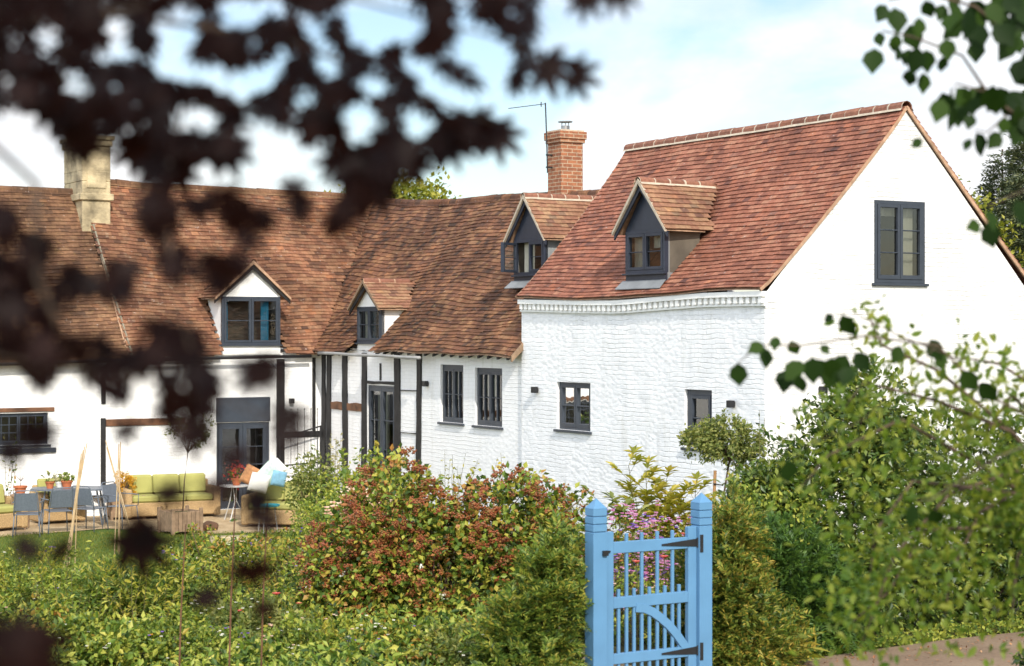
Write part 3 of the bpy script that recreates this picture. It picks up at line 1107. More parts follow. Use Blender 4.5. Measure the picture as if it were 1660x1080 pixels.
# dentil cornice, following the sagging eave
b = MB()
def cz(y): return float(np.interp(y, eRy, eRz)) - .055
def cseg(y0, y1, xo, d0, d1):
    za, zb_ = cz(y0), cz(y1)
    b.hexa([(-xo, y0, za - d1), (0, y0, za - d1), (0, y1, zb_ - d1), (-xo, y1, zb_ - d1), (-xo, y0, za - d0), (0, y0, za - d0), (0, y1, zb_ - d0), (-xo, y1, zb_ - d0)])
ye_ = np.linspace(-.05, 7.1, 15)
for i in range(14):
    cseg(ye_[i], ye_[i + 1], .10, -.02, .06)
    cseg(ye_[i], ye_[i + 1], .035, .061, .17)
    cseg(ye_[i], ye_[i + 1], .05, .171, .20)
yy = -.02
while yy < 7.0:
    cseg(yy, yy + .078, .083 + rng.normal() * .003, .0605, .155)
    yy += .152
b.build('dentil_cornice', M['plaster'], cot)


# ---- dormers
def dormer(X, ac, hw, zb, zwb, zwt, ze, za, Lr, Le, kskew, panel, frame, boards, cheekm, tile, ov=.10, ovf=.10, win=None, ridge=True, label=None, curtains=(), opened=None, lead=True, ridgem='mortar'):
    """X plane matrix; depth into the roof is -d. ac centre; hw half width of the front wall"""
    def W_(a, d, z): return (ac + a + kskew * d, -d, z)
    b = MB(); b.X = X
    # gable triangle, apron under the window
    s = (za - .10 - zwt) / hw if False else None
    b.prism([W_(-hw, .0, ze), W_(hw, .0, ze), W_(0, .0, za - .07)], (0, -.05, 0))
    if zwt < ze: b.prism([W_(-hw, .0, zwt), W_(hw, .0, zwt), W_(hw, .0, ze), W_(-hw, .0, ze)], (0, -.05, 0))
    d = b.build('dormer', panel, cot, label=label)
    b = MB(); b.X = X
    b.prism([W_(-hw, .0, zb), W_(hw, .0, zb), W_(hw, .0, zwb), W_(-hw, .0, zwb)], (0, -.05, 0))
    b.build('apron_panel', panel, d)
    # cheeks
    for sg in (-1, 1):
        c = MB(); c.X = X
        q = [W_(sg * hw, .02, zb - .1), W_(sg * hw, .02, ze + .02), W_(sg * hw, Le + .15, ze + .02)]
        c.add(q, [(0, 1, 2)])
        c.build('cheek', cheekm, d)
    # roof slopes
    sl = math.hypot(hw + ov, za - ze + .06)
    for sg in (-1, 1):
        def S(a, t, sg=sg):
            aa = sg * (hw + ov) * (1 - t)
            dd = a - ovf
            z = (ze - .06) * (1 - t) + za * t
            loc = np.stack([ac + aa + kskew * dd, -dd, z], -1)
            R = np.array(X.to_3x3()); O = np.array(X.translation)
            return loc @ R.T + O
        kp = lambda a, t: a - ovf < (Le + .12) * (1 - t) + (Lr + .08) * t
        tiles('dormer_roof', S, 0, Lr + ovf + .1, sl, kp, tile, d, thick=.012)
        n = 12
        u = MB()
        q0 = S(np.array([0.02, Le + ovf, 0.02, Lr + ovf]), np.array([0, 0, 1, 1.0]))
        q0[:, 2] -= .012
        u.add([tuple(x) for x in q0], [(0, 1, 3, 2)])
        u.build('roof_deck', M['verge'], d)
        # bargeboard / verge
        v = MB(); v.X = X
        p0 = Vector(W_(sg * (hw + ov), -ovf - .005, ze - .075)); p1 = Vector(W_(0, -ovf - .005, za - .005))
        v.m = 0
        v.bar(p0, p1, .035, .07, up=(0, 1, 0)) if False else v.prism([p0 + Vector((0, 0, .045)), p0 + Vector((0, 0, -.01)), p1 + Vector((0, 0, -.04)), p1 + Vector((0, 0, .04))], (0, -.04, 0))
        v.build('verge', boards[0], d)
        v = MB(); v.X = X
        v.prism([p0 + Vector((0, -.045, -.012)), p0 + Vector((0, -.045, -.09)), p1 + Vector((0, -.045, -.15)), p1 + Vector((0, -.045, -.045))], (0, -.03, 0))
        v.build('bargeboard', boards[1], d)
    if ridge:
        R = X.to_3x3()
        p0 = X @ Vector(W_(0, -ovf - .01, za + .005)); p1 = X @ Vector(W_(0, Lr, za + .005))
        ridge_caps([p0, p1], .075, .30, d, mort=ridgem, lift=-.015)
    if lead:
        c = MB(); c.X = X
        c.prism([W_(-hw - .08, -.01, zb + .08), W_(hw + .03, -.01, zb + .08), W_(hw + .03, -.14, zb - .055), W_(-hw - .14, -.14, zb - .055)], (0, 0, .012))
        c.build('lead_apron', M['lead'], d)
    # window, as children of the dormer
    a0, a1 = ac - hw, ac + hw
    fwid = .05
    w = MB(); w.X = X
    rec = .0
    w.box(a0, a0 + fwid, -.07, .012, zwb, zwt); w.box(a1 - fwid, a1, -.07, .012, zwb, zwt)
    w.box(a0 + fwid, a1 - fwid, -.07, .012, zwt - fwid, zwt); w.box(a0 + fwid, a1 - fwid, -.07, .012, zwb, zwb + fwid)
    w.box(a0 - .03, a1 + .03, -.02, .06, zwb - .03, zwb - .001)
    w.build('window_frame', frame, d, bevel=.004)
    ia, ib, iz, it = a0 + fwid, a1 - fwid, zwb + fwid, zwt - fwid
    cw = .05
    half = (ib - ia) / 2
    for c in range(2):
        k = MB()
        x0, x1 = ia + c * half + .004, ia + (c + 1) * half - .004
        e0, e1 = -.05, .02
        k.X = X
        if opened == c:
            # hinged on its outer edge, swung outwards
            hx_ = x0
            k.X = X @ Matrix.Translation((hx_, .02, 0)) @ Matrix.Rotation(math.radians(62), 4, 'Z') @ Matrix.Translation((-hx_, -.02, 0))
        k.box(x0, x0 + cw, e0, e1, iz, it); k.box(x1 - cw, x1, e0, e1, iz, it)
        k.box(x0 + cw, x1 - cw, e0, e1, iz, iz + cw); k.box(x0 + cw, x1 - cw, e0, e1, it - cw, it)
        zz = (iz + it) / 2
        k.box(x0 + cw, x1 - cw, e0 + .02, e1 - .02, zz - .009, zz + .009)
        k.build('casement', frame, d, bevel=.003)
        g = MB(); g.X = k.X
        g.quad((x0 + cw, -.02, iz + cw), (x1 - cw, -.02, iz + cw), (x1 - cw, -.02, it - cw), (x0 + cw, -.02, it - cw))
        g.build('pane', M['glass'], d)
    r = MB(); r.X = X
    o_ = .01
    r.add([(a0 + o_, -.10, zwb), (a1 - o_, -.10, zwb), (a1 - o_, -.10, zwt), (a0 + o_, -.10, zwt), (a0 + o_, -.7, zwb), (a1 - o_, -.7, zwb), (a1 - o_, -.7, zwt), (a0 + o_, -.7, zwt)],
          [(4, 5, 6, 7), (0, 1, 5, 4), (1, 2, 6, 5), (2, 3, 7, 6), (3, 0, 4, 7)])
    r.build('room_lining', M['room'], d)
    for (u0, u1, v0, v1, mm) in curtains:
        q = MB(); q.X = X
        ca, cb = ia + (ib - ia) * u0, ia + (ib - ia) * u1
        zc0, zc1 = iz + (it - iz) * v0, iz + (it - iz) * v1
        n = 10; pts = []
        for i in range(n + 1):
            aa = ca + (cb - ca) * i / n
            pts += [(aa, -.14 + .018 * math.sin(i * 2.1), zc0), (aa, -.14 + .018 * math.sin(i * 2.1), zc1)]
        q.add(pts, [(2 * i, 2 * i + 2, 2 * i + 3, 2 * i + 1) for i in range(n)])
        q.build('curtain', M[mm], d)
    return d


def zpx(py, px, c, pl='x'):
    return (onx if pl == 'x' else ony)(px, py, c)[1]


# D: on the red roof
XD = frm(A_R, N_R, D_X0)
dormer(XD, -D_Y, .57, zpx(463, 1057, D_X0), zpx(442, 1057, D_X0), zpx(373, 1057, D_X0), zpx(371, 1055, D_X0) + .01, zpx(293, 1053, D_X0), 1.50, .72, -D_K,
       M['navy'], M['navy'], (M['mortar'], M['navy']), M['lead'], M['tileD'], ov=.20, ovf=.16, label='slate blue dormer on the red roof', curtains=((.0, .45, .0, 1, 'curtain'), (.55, 1, .6, 1, 'curtain')))

# ---- middle wing
MXR = 2.8
eM = sorted(onx(px, py, -.22) for px, py in ((515, 572), (560, 571), (590, 570), (640, 569), (700, 572), (780, 575), (845, 579)))
eMy, eMz = np.array([p[0] for p in eM]), np.array([p[1] for p in eM])
rM = sorted(onx(px, py + 3, MXR) for px, py in ((575, 318), (620, 322), (672, 326), (734, 325), (789, 319), (828, 316), (960, 311)))
rMy, rMz = np.array([p[0] for p in rM]), np.array([p[1] for p in rM])


def SM(a, t):
    y = 7.10 + a
    ze = np.interp(y, eMy, eMz); zr = np.interp(y, rMy, rMz)
    x = -.22 + (MXR + .22) * t
    z = ze * (1 - t) + zr * t - .07 * np.sin(PI * t) + .035 * np.sin(y * 1.1 + 2 * t) * np.sin(PI * t) + .012 * np.sin(y * 3.3 + 5 * t)
    return np.stack([x, y + 0 * t, z], -1)


slM = math.hypot(MXR + .22, 3.3)
DB_Y, DB_X = 13.5, .04
DC_Y, DC_X = 8.40, .93


def keepM(a, t):
    p = SM(a, t)
    k = p[:, 1] < 15.84 + 3.12 * t
    k &= ~((np.abs(p[:, 1] - DB_Y) < .60) & (p[:, 2] < 4.45))
    k &= ~((np.abs(p[:, 1] - DC_Y) < .52) & (p[:, 0] > DC_X + .02) & (p[:, 2] < 5.75))
    return k


def valM(a, t): return 7.10 + a < 15.7 + 3.12 * t


tiles('middle_roof', SM, 0, 12.0, slM, keepM, M['tileM'], cot, jit=1.7, wid=.17, label='sagging brown tiled roof of the middle wing')
deck('roof_deck', SM, 0, 12.0, lambda a, t: valM(a, t) & ~((np.abs(7.1 + a - DB_Y) < .75) & (t < .42)), M['verge'], cot, na=60)


def SMb(a, t):
    p = SM(a, t)
    p[:, 0] = 2 * MXR - p[:, 0]
    return p


tiles('rear_roof', SMb, 0, 14.6, slM, lambda a, t: 7.1 + a < 21.9 - 3.1 * t, M['tileM'], cot, wid=.17)
ry = np.linspace(7.1, 18.6, 14)
ridge_caps([(MXR, y, float(np.interp(y, rMy, rMz)) + .005) for y in ry], .10, .33, cot, m='tileM', mort='tileM', lift=-.04)
XM = frm(A_R, N_R, .06)
m1 = rect_x(.06, 714, 591, 751, 687)
m2 = rect_x(.06, 770, 596, 814, 693)
md = rect_x(.06, 596, 624, 641, 760)
wall('side_wall', XM, [(-15.98, -.4), (-7.10, -.4), (-7.10, 3.52), (-15.98, 3.52)], [m1, m2, (md[0], md[1], .05, md[3])], M['white2'], label='white brick and timber wall of the middle wing')
window(XM, *m1, cols=2, rows=2, sub=2, fw=.05, cw=.04, head=.04, curtains=((.1, .3, .4, 1, 'curtain'),), label='tall narrow window beside the timber framing')
window(XM, *m2, cols=2, rows=2, sub=2, fw=.05, cw=.04, head=.04, curtains=((.05, .45, .5, 1, 'curtain'), (.6, .75, 0, 1, 'curtain')), label='tall narrow window next to the gabled wing')
window(XM, md[0], md[1], .05, md[3], cols=2, rows=4, fw=.055, cw=.07, rec=.02, sill=False, curtains=((.05, .45, .45, .95, 'curtain'),), label='glazed double door between black timbers')

# timber frame of the middle wing
def timber_x(l, t, r, bt, c=.06, pr=.035, m='timber', name='timber', lean=0):
    a0, a1, z0, z1 = rect_x(c, l, t, r, bt)
    b = MB(); b.X = frm(A_R, N_R, c)
    n = max(2, int(max(a1 - a0, z1 - z0) / .3))
    vert = (z1 - z0) > (a1 - a0)
    P0 = []
    for i in range(n + 1):
        f = i / n
        j0, j1 = rng.normal() * .008, rng.normal() * .008
        if vert:
            z = z0 + (z1 - z0) * f; s = lean * (f - .5)
            P0 += [(a0 + j0 + s, pr, z), (a1 + j1 + s, pr, z), (a1 + j1 + s, -.05, z), (a0 + j0 + s, -.05, z)]
        else:
            a = a0 + (a1 - a0) * f; s = lean * (f - .5)
            P0 += [(a, pr, z0 + j0 + s), (a, pr, z1 + j1 + s), (a, -.05, z1 + j1 + s), (a, -.05, z0 + j0 + s)]
    fs = [(0, 1, 2, 3), tuple(4 * n + k for k in (3, 2, 1, 0))]
    for i in range(n):
        for k in range(4):
            fs.append((4 * i + k, 4 * i + (k + 1) % 4, 4 * i + 4 + (k + 1) % 4, 4 * i + 4 + k))
    b.add(P0, fs)
    return b.build(name, M[m], cot)


for r_ in ((523.5, 573, 528.5, 800, .0), (531, 573, 537, 800, .05), (557, 572, 564, 800, -.04), (588, 572, 595, 800, .03), (641.5, 572, 650, 800, -.04), (677, 573, 683.5, 800, .05)):
    timber_x(*r_[:4], lean=r_[4])
timber_x(538, 651, 588, 667, pr=.03, m='oak'); timber_x(595.5, 617, 641, 624, pr=.03)
timber_x(650.5, 631.5, 676.5, 635, pr=.03); timber_x(650.5, 700, 676.5, 704, pr=.03); timber_x(616, 589, 618.5, 617, pr=.015)
timber_x(516, 566, 850, 573, pr=.02, name='wall_plate')
# rafter feet under the middle eave
y = 7.3
while y < 15.6:
    b = MB()
    if abs(y - DB_Y) > .7:
        z = float(np.interp(y, eMy, eMz))
        b.hexa([(-.2, y - .035, z - .075), (.1, y - .035, z + .06), (.1, y + .035, z + .06), (-.2, y + .035, z - .075), (-.2, y - .035, z - .03), (.1, y - .035, z + .14), (.1, y + .035, z + .14), (-.2, y + .035, z - .03)])
        b.build('rafter_foot', M['timber'], cot)
    y += .36
# pale gutter along the half timbered part
b = MB()
yg0 = onx(682, 575, -.24)[0]; yg1 = onx(517, 575, -.24)[0]
pts = []
for i in range(14):
    y = yg0 + (yg1 - yg0) * i / 13
    pts.append((-.255, y, 3.36 - .006 * math.sin(i) + .004 * i))
b.tube(pts, .032, 8)
b.build('gutter', M['gutter'], cot, smooth=True)
# timber bargeboard closing the near end of the middle eave
b = MB()
z7 = float(np.interp(7.1, eMy, eMz))
b.hexa([(-.24, 7.06, z7 - .10), (.35, 7.06, z7 + .42), (.35, 7.10, z7 + .42), (-.24, 7.10, z7 - .10), (-.24, 7.06, z7 + .01), (.35, 7.06, z7 + .60), (.35, 7.10, z7 + .60), (-.24, 7.10, z7 + .01)])
b.build('bargeboard', M['oldwood'], cot)

XB = frm(A_R, N_R, DB_X)
dormer(XB, -DB_Y, .585, zpx(570, 612, DB_X), zpx(556, 612, DB_X), zpx(497, 612, DB_X), zpx(497, 612, DB_X) + .0, zpx(456, 603, DB_X), .95, .55, 0,
       M['plaster'], M['frame'], (M['oldwood'], M['timber']), M['plaster'], M['tileD'], ov=.16, ovf=.16, label='small white gabled dormer above the timber framing', lead=False, ridgem='verge', curtains=((.05, .35, 0, 1, 'curtain'),))
XC = frm(A_R, N_R, DC_X)
dormer(XC, -DC_Y, .57, zpx(462, 865, DC_X), zpx(445, 865, DC_X), zpx(388, 865, DC_X), zpx(386, 865, DC_X) + .01, zpx(318, 862, DC_X), 1.7, .75, 0,
       M['navy'], M['navy'], (M['mortar'], M['navy']), M['lead'], M['tileD'], ov=.18, ovf=.14, label='slate blue dormer with an open casement', opened=0, curtains=((.1, .5, 0, 1, 'curtain'),))

# ---- left wing
LY = 15.98
eL = sorted(ony(px, py, LY - .22) for px, py in ((-150, 590), (0, 586), (120, 582), (250, 578), (370, 576), (515, 573)))
eLx, eLz = np.array([p[0] for p in eL]), np.array([p[1] for p in eL])
rLy = LY + 2.9
rL = sorted(ony(px, py + 3, rLy) for px, py in ((135, 290), (185, 292), (230, 297), (330, 302), (450, 309), (550, 313), (600, 320)))
rLx, rLz = np.array([p[0] for p in rL]), np.array([p[1] for p in rL])
sx0 = ony(215, 573, LY - .22)[0]; sx1 = ony(131, 306, rLy)[0]
rl2 = ony(60, 308, rLy)[1]


def SL(a, t):
    x = -16 + a
    ze = np.interp(x, eLx, eLz); zr = np.interp(x, rLx, rLz)
    y = (LY - .22) + 3.12 * t
    z = ze * (1 - t) + zr * t - .08 * np.sin(PI * t) + .04 * np.sin(x * .9 + t * 2) * np.sin(PI * t) + .012 * np.sin(x * 3.1 + 4 * t)
    return np.stack([x + 0 * t, y + 0 * x, z], -1)


def SLL(a, t):
    p = SL(a, t)
    x = p[:, 0]
    ze = np.interp(x, eLx, eLz)
    p[:, 2] = (ze - .05) * (1 - t) + rl2 * t - .10 * np.sin(PI * t) + .03 * np.sin(x * 1.3 + t) * np.sin(PI * t)
    return p


slL = math.hypot(3.12, 3.8)
DAx = -1.63


def seam(t): return sx0 * (1 - t) + sx1 * t


def keepL(a, t):
    x = -16 + a
    p = SL(a, t)
    return (x < -.12 + 3.05 * t) & (x > seam(t)) & ~((np.abs(x - DAx) < .73) & (p[:, 2] < 4.62))


tiles('left_roof', SL, 0, 19.0, slL, keepL, M['tileL'], cot, jit=1.3, label='sunlit orange tiled roof of the left wing')
tiles('left_end_roof', SLL, 0, 16, slL, lambda a, t: (-16 + a) <= seam(t), M['tileLL'], cot, jit=1.5, label='lower mossy brown tiled roof at the far left')
deck('roof_deck', SL, 0, 19.0, lambda a, t: (-16 + a < -.1 + 3.05 * t) & (-16 + a > seam(t)) & ~((np.abs(-16 + a - DAx) < .9) & (t < .36)), M['verge'], cot, na=90)
deck('roof_deck', SLL, 0, 16.0, lambda a, t: (-16 + a < seam(t) + .2), M['verge'], cot, na=80)


def SLb(a, t):
    p = SL(a, t); p[:, 1] = 2 * rLy - p[:, 1]
    return p


tiles('rear_roof', SLb, 0, 22, slL, lambda a, t: (-16 + a < 5.9 - 3.1 * t) & (-16 + a > sx1), M['tileL'], cot, wid=.2, gauge=.15)
xs_ = np.linspace(sx1 + .1, 2.8, 12)
ridge_caps([(x, rLy, float(np.interp(x, rLx, rLz)) + .0) for x in xs_], .10, .33, cot, m='tileLL', mort='tileLL', lift=-.04)
ridge_caps([(-16, rLy, rl2), (sx1 + .1, rLy, rl2)], .10, .33, cot, m='tileLL', mort='tileLL', lift=-.04)
b = MB()
for i in range(24):
    f0, f1 = i / 24, (i + 1) / 24
    q0 = Vector(SL(np.array([16 + seam(f0)]), np.array([f0]))[0]); q1 = Vector(SL(np.array([16 + seam(f1)]), np.array([f1]))[0])
    b.bar(q0 + Vector((0, 0, -.01)), q1 + Vector((0, 0, -.01)), .035, .08)
b.build('roof_seam', M['stonegrey'], cot)

XL = frm(A_L, N_L, LY)
wl = rect_y(LY, -60, 672, 78, 720)
dr = rect_y(LY, 351, 686, 437, 800)
wall('front_wall', XL, [(-16, -.4), (0.06, -.4), (0.06, 3.52), (-16, 3.52)], [wl, (dr[0], dr[1], .03, dr[3])], M['white2'], label='sunlit white front wall of the left wing')
window(XL, *wl, cols=3, rows=3, sub=3, fw=.045, cw=.03, m='frame', rec=.06, label='low leaded window at the left end')
window(XL, dr[0], dr[1], .03, dr[3], cols=2, rows=4, fw=.06, cw=.08, m='frame', rec=.03, sill=False, label='blue grey glazed double doors onto the patio')


def timber_y(l, t, r, bt, pr=.035, m='timber', c=LY, name='timber', lean=0):
    x0, x1, z0, z1 = rect_y(c, l, t, r, bt)
    b = MB(); b.X = frm(A_L, N_L, c)
    b.hexa([(x0 + lean, -.05, z0), (x1 + lean, -.05, z0), (x1 + lean, pr, z0), (x0 + lean, pr, z0), (x0, -.05, z1), (x1, -.05, z1), (x1, pr, z1), (x0, pr, z1)])
    return b.build(name, M[m], cot, bevel=.008)


timber_y(164, 600, 171, 655); timber_y(163, 678, 171, 790); timber_y(171.5, 680, 300, 688, m='oak')
timber_y(448, 582, 460, 790, pr=.06); timber_y(350, 645, 438, 683, pr=.02, m='frame', name='door_head')
timber_y(461, 700, 520, 708, pr=.03); timber_y(506, 580, 511, 700, pr=.03)
timber_y(-60, 663, 88, 667, pr=.03, m='oak'); timber_y(-60, 730, 90, 733, pr=.06, m='frame', name='sill')
b = MB(); b.X = XL
x0, z0 = ony(171, 628, LY); x1, z1 = ony(200, 642, LY)
b.bar((x0, .01, z0), (x1, .01, z1), .05, .05)
b.build('brace', M['timber'], cot)
b = MB(); b.X = XL
b.box(-16, 0, -.02, .03, 3.43, 3.50)
b.build('wall_plate', M['timber'], cot)
b = MB()
pts = [(x, LY - .27, float(np.interp(x, eLx, eLz)) - .055) for x in np.linspace(-16, -.3, 12)]
b.tube(pts, .035, 8)
b.build('gutter', M['iron'], cot, smooth=True)
XA = frm(A_L, N_L, LY - .04)
zA = lambda py: zpx(py, 405, LY - .04, 'y')
dormer(XA, DAx, .685, zA(575), zA(559), zA(481), zA(480), zA(425), 1.3, .75, 0,
       M['plaster'], M['frame'], (M['verge'], M['timber']), M['plaster'], M['tileL'], ov=.20, ovf=.14, label='white gabled dormer with turquoise curtains', lead=False, ridgem='verge',
       curtains=((.72, .86, 0, 1, 'bluecurtain'), (.06, .11, 0, 1, 'bluecurtain')))
# far walls so the cottage is closed
b = MB()
b.quad((5.6, 7.1, -.4), (5.6, 21.8, -.4), (5.6, 21.8, 3.5), (5.6, 7.1, 3.5))
b.quad((5.6, 21.8, -.4), (-16, 21.8, -.4), (-16, 21.8, 3.5), (5.6, 21.8, 3.5))
b.add([(-16, LY, -.4), (-16, 21.8, -.4), (-16, 21.8, 3.5), (-16, rLy, 7.0), (-16, LY, 3.5)], [(0, 1, 2, 3, 4)])
b.build('rear_wall', M['white3'], cot)

# ---- chimneys
b = MB()
b.box(2.55, 3.07, 9.85, 10.37, 6.0, 7.70)
b.box(2.515, 3.105, 9.815, 10.405, 7.701, 7.775)
b.box(2.49, 3.13, 9.79, 10.43, 7.776, 7.93)
ch = b.build('chimney', M['brick'], cot, bevel=.006, label='orange brick chimney')
b = MB(); b.box(2.53, 3.09, 9.83, 10.39, 7.931, 7.965); b.build('flaunching', M['mortar'], ch)
b = MB(); b.lathe([(.09, 0), (.09, .10)], 14, (2.81, 10.11, 7.966))
for k in range(3):
    a = k * 2.1; b.bar((2.81 + .08 * math.cos(a), 10.11 + .08 * math.sin(a), 8.05), (2.81 + .08 * math.cos(a), 10.11 + .08 * math.sin(a), 8.14), .014, .014)
b.lathe([(.15, 0), (.15, .018)], 16, (2.81, 10.11, 8.14)); b.build('cowl', M['steel'], ch)
b = MB()
cx0, cy0 = -4.72, 18.1
b.box(cx0, cx0 + .64, cy0, cy0 + 1.35, 5.9, 7.2)
b.box(cx0 - .0, cx0 + .64, cy0 - .0, cy0 + 1.35, 7.201, 7.98)
b.box(cx0 - .06, cx0 + .70, cy0 - .06, cy0 + 1.41, 6.78, 6.93)
b.box(cx0 - .04, cx0 + .68, cy0 - .04, cy0 + 1.39, 7.981, 8.12)
b.box(cx0 - .08, cx0 + .72, cy0 - .08, cy0 + 1.43, 8.121, 8.22)
b.box(cx0 + .1, cx0 + .54, cy0 - .02, cy0 - .001, 7.05, 7.4)
for z in (7.45, 7.72):
    b.box(cx0 - .006, cx0 + .646, cy0 - .006, cy0 + 1.356, z, z + .012)
ch2 = b.build('chimney', M['stone'], cot, bevel=.015, label='yellow lichened stone chimney')
b = MB(); b.lathe([(.10, 0), (.10, .10)], 12, (cx0 + .35, cy0 + .4, 8.221)); b.lathe([(.14, 0), (.14, .02)], 14, (cx0 + .35, cy0 + .4, 8.36))
b.tube([(cx0 + .28, cy0 + .4, 8.3), (cx0 + .28, cy0 + .4, 8.37)], .012); b.tube([(cx0 + .42, cy0 + .4, 8.3), (cx0 + .42, cy0 + .4, 8.37)], .012)
b.build('cowl', M['iron'], ch2)

# ---- tv aerial strapped to the brick chimney
ae = thing('tv_aerial', 'thin black television aerial strapped to the brick chimney', 'aerial', HW(2.44, 10.2, 7.1), TH)
b = MB(); b.tube([(0, 0, 0), (-.02, 0, .7), (-.05, 0, 1.42)], .014, 6); b.build('mast', M['iron'], ae)
b = MB()
b.tube([(-.05, 0, 1.40), (-.72, .35, 1.30)], .008, 5)
d_ = Vector((-.67, .35, -.10)).normalized(); sd_ = d_.cross(ZV).normalized()
for k in range(9):
    p = Vector((-.10, .02, 1.395)) + d_ * (.05 + k * .075)
    b.tube([p - sd_ * .06, p + sd_ * .06], .004, 4)
b.tube([(-.12, .05, 1.44), (-.12, .05, 1.34)], .012, 4)
b.build('boom', M['iron'], ae)
b = MB(); b.box(-.03, .13, -.02, .02, .35, .38); b.box(-.03, .13, -.02, .02, .10, .13); b.build('bracket', M['iron'], ae)

# ---- wall lamps
def wall_lamp(pl, px, py, c, label):
    if pl == 'x':
        y, z = onx(px, py, c); loc = HW(c, y, z); rz = TH - PI / 2
    else:
        x, z = ony(px, py, c); loc = HW(x, c, z); rz = TH
    t = thing('wall_lamp', label, 'lamp', loc, rz, 'black cube wall lamps on the cottage')
    b = MB(); b.box(-.05, .05, -.115, -.02, -.055, .055); b.build('lamp_housing', M['iron'], t, bevel=.004)
    b = MB(); b.box(-.03, .03, -.02, -.001, -.03, .03); b.build('back_plate', M['iron'], t)


wall_lamp('x', 694, 622, .06, 'black cube wall lamp left of the two tall narrow windows')
wall_lamp('x', 871.5, 632, 0, 'black cube wall lamp left of the small square window')
wall_lamp('x', 1190, 655, 0, 'black cube wall lamp right of the narrow side window, above the clipped tree')
wall_lamp('y', 1330, 632, 0, 'black cube wall lamp on the left of the sunlit gable wall')
wall_lamp('y', 1591, 628, 0, 'black cube wall lamp on the right of the sunlit gable wall')
wall_lamp('y', 471, 650, LY, 'black cube wall lamp by the wide timber post at the inner corner')

# ---- iron railing by the inner corner
t = thing('iron_railing', 'thin black spiked iron railing against the white wall at the inner corner', 'railing', HW(-.55, 15.6, 0), TH)
b = MB()
for k in range(6):
    x = -.45 + k * .16
    b.tube([(x, 0, .9), (x, 0, 2.15)], .007, 5); b.lathe([(.001, 0), (.016, .02), (.001, .05)], 6, (x, 0, 2.15))
b.build('spikes', M['iron'], t)
b = MB(); b.bar((-.55, 0, 1.55), (.45, 0, 1.80), .02, .03); b.bar((-.55, 0, .95), (.45, 0, 1.0), .02, .03)
b.bar((-.55, 0, 0), (-.55, 0, 1.6), .03, .03); b.bar((.42, 0, 0), (.42, 0, 1.8), .03, .03); b.build('rail', M['iron'], t)

# ------------------------------------------------------------------ gate
GZ = 1.05


def post(s, label):
    X, Y = hedge_pt(s)
    t = thing('gate_post', label, 'post', (X, Y, GZ), TH, 'blue gate posts')
    h = .0625
    b = MB()
    zt = 1.52 - .075
    cuts = [-.3, zt - .185, zt - .178, zt - .125, zt - .118, zt - .065, zt - .058, zt]
    for i in range(0, len(cuts) - 1):
        r = h if i % 2 == 0 else h - .007
        b.box(-r, r, -r, r, cuts[i], cuts[i + 1])
    b.build('shaft', M['blue'], t, bevel=.003)
    b = MB(); q = h + .001
    b.add([(-q, -q, zt), (q, -q, zt), (q, q, zt), (-q, q, zt), (0, 0, zt + .078)], [(0, 1, 4), (1, 2, 4), (2, 3, 4), (3, 0, 4), (3, 2, 1, 0)])
    b.build('cap', M['blue'], t)
    return t


post(0, 'blue gate post with pyramid cap on the latch side, left of the gate')
post(1.006, 'blue gate post with pyramid cap carrying the hinges, right of the gate')
X, Y = hedge_pt(0)
gt = thing('garden_gate', 'cornflower blue wooden picket garden gate with a curved brace', 'gate', (X, Y, 0), TH)
for a0, a1 in ((.068, .149), (.861, .942)):
    b = MB(); b.box(a0, a1, -.025, .025, 1.12, 2.306); b.build('stile', M['blue'], gt, bevel=.004)
for z0, z1 in ((2.135, 2.223), (1.707, 1.793), (1.273, 1.353)):
    b = MB(); b.box(.1495, .8605, -.022, .022, z0, z1); b.build('rail', M['blue'], gt, bevel=.003)
for a in (.283, .427, .575, .721):
    b = MB(); b.box(a - .013, a + .013, -.012, .012, 1.14, 2.285); b.build('picket', M['blue'], gt, bevel=.004)
for a in (.208, .354, .5, .648, .785):
    b = MB(); b.box(a - .013, a + .013, -.012, .012, 1.14, 1.852); b.build('picket', M['blue'], gt, bevel=.004)
b = MB()
cen = [(.36, 1.70), (.44, 1.690), (.52, 1.655), (.60, 1.60), (.68, 1.535), (.75, 1.46), (.81, 1.385), (.85, 1.335)]
P0 = []
for i, (a, z) in enumerate(cen):
    j0, j1 = cen[max(0, i - 1)], cen[min(len(cen) - 1, i + 1)]
    d_ = Vector((j1[0] - j0[0], 0, j1[1] - j0[1])).normalized(); q = Vector((-d_.z, 0, d_.x)) * .034
    P0 += [(a + q.x, -.026, z + q.z), (a - q.x, -.026, z - q.z), (a - q.x, .018, z - q.z), (a + q.x, .018, z + q.z)]
fs = [(0, 1, 2, 3), tuple(4 * (len(cen) - 1) + k for k in (3, 2, 1, 0))]
for i in range(len(cen) - 1):
    for k in range(4): fs.append((4 * i + k, 4 * i + (k + 1) % 4, 4 * i + 4 + (k + 1) % 4, 4 * i + 4 + k))
b.add(P0, fs); b.build('brace', M['blue'], gt)
for z in (2.178, 1.318):
    b = MB()
    b.prism([(.60, -.0265, z - .006), (.60, -.0265, z + .006), (.945, -.0265, z + .032), (.945, -.0265, z - .032)], (0, -.005, 0))
    b.box(.946, .975, -.069, -.0635, z - .075, z + .065)
    b.tube([(.9445, -.034, z - .04), (.9445, -.034, z + .04)], .008, 8)
    b.build('hinge', M['iron'], gt)
b = MB(); b.box(.015, .062, -.085, -.0645, 2.13, 2.17); b.bar((.05, -.04, 2.155), (.11, -.032, 2.155), .012, .014); b.build('latch', M['iron'], gt)


# ------------------------------------------------------------------ patio furniture
def pat(px, py, dz=0):
    """point on the patio seen at this pixel"""
    Y = CH * F / (py - 540)
    return Vector(((px - 830) / F * Y, Y, .024 + dz))


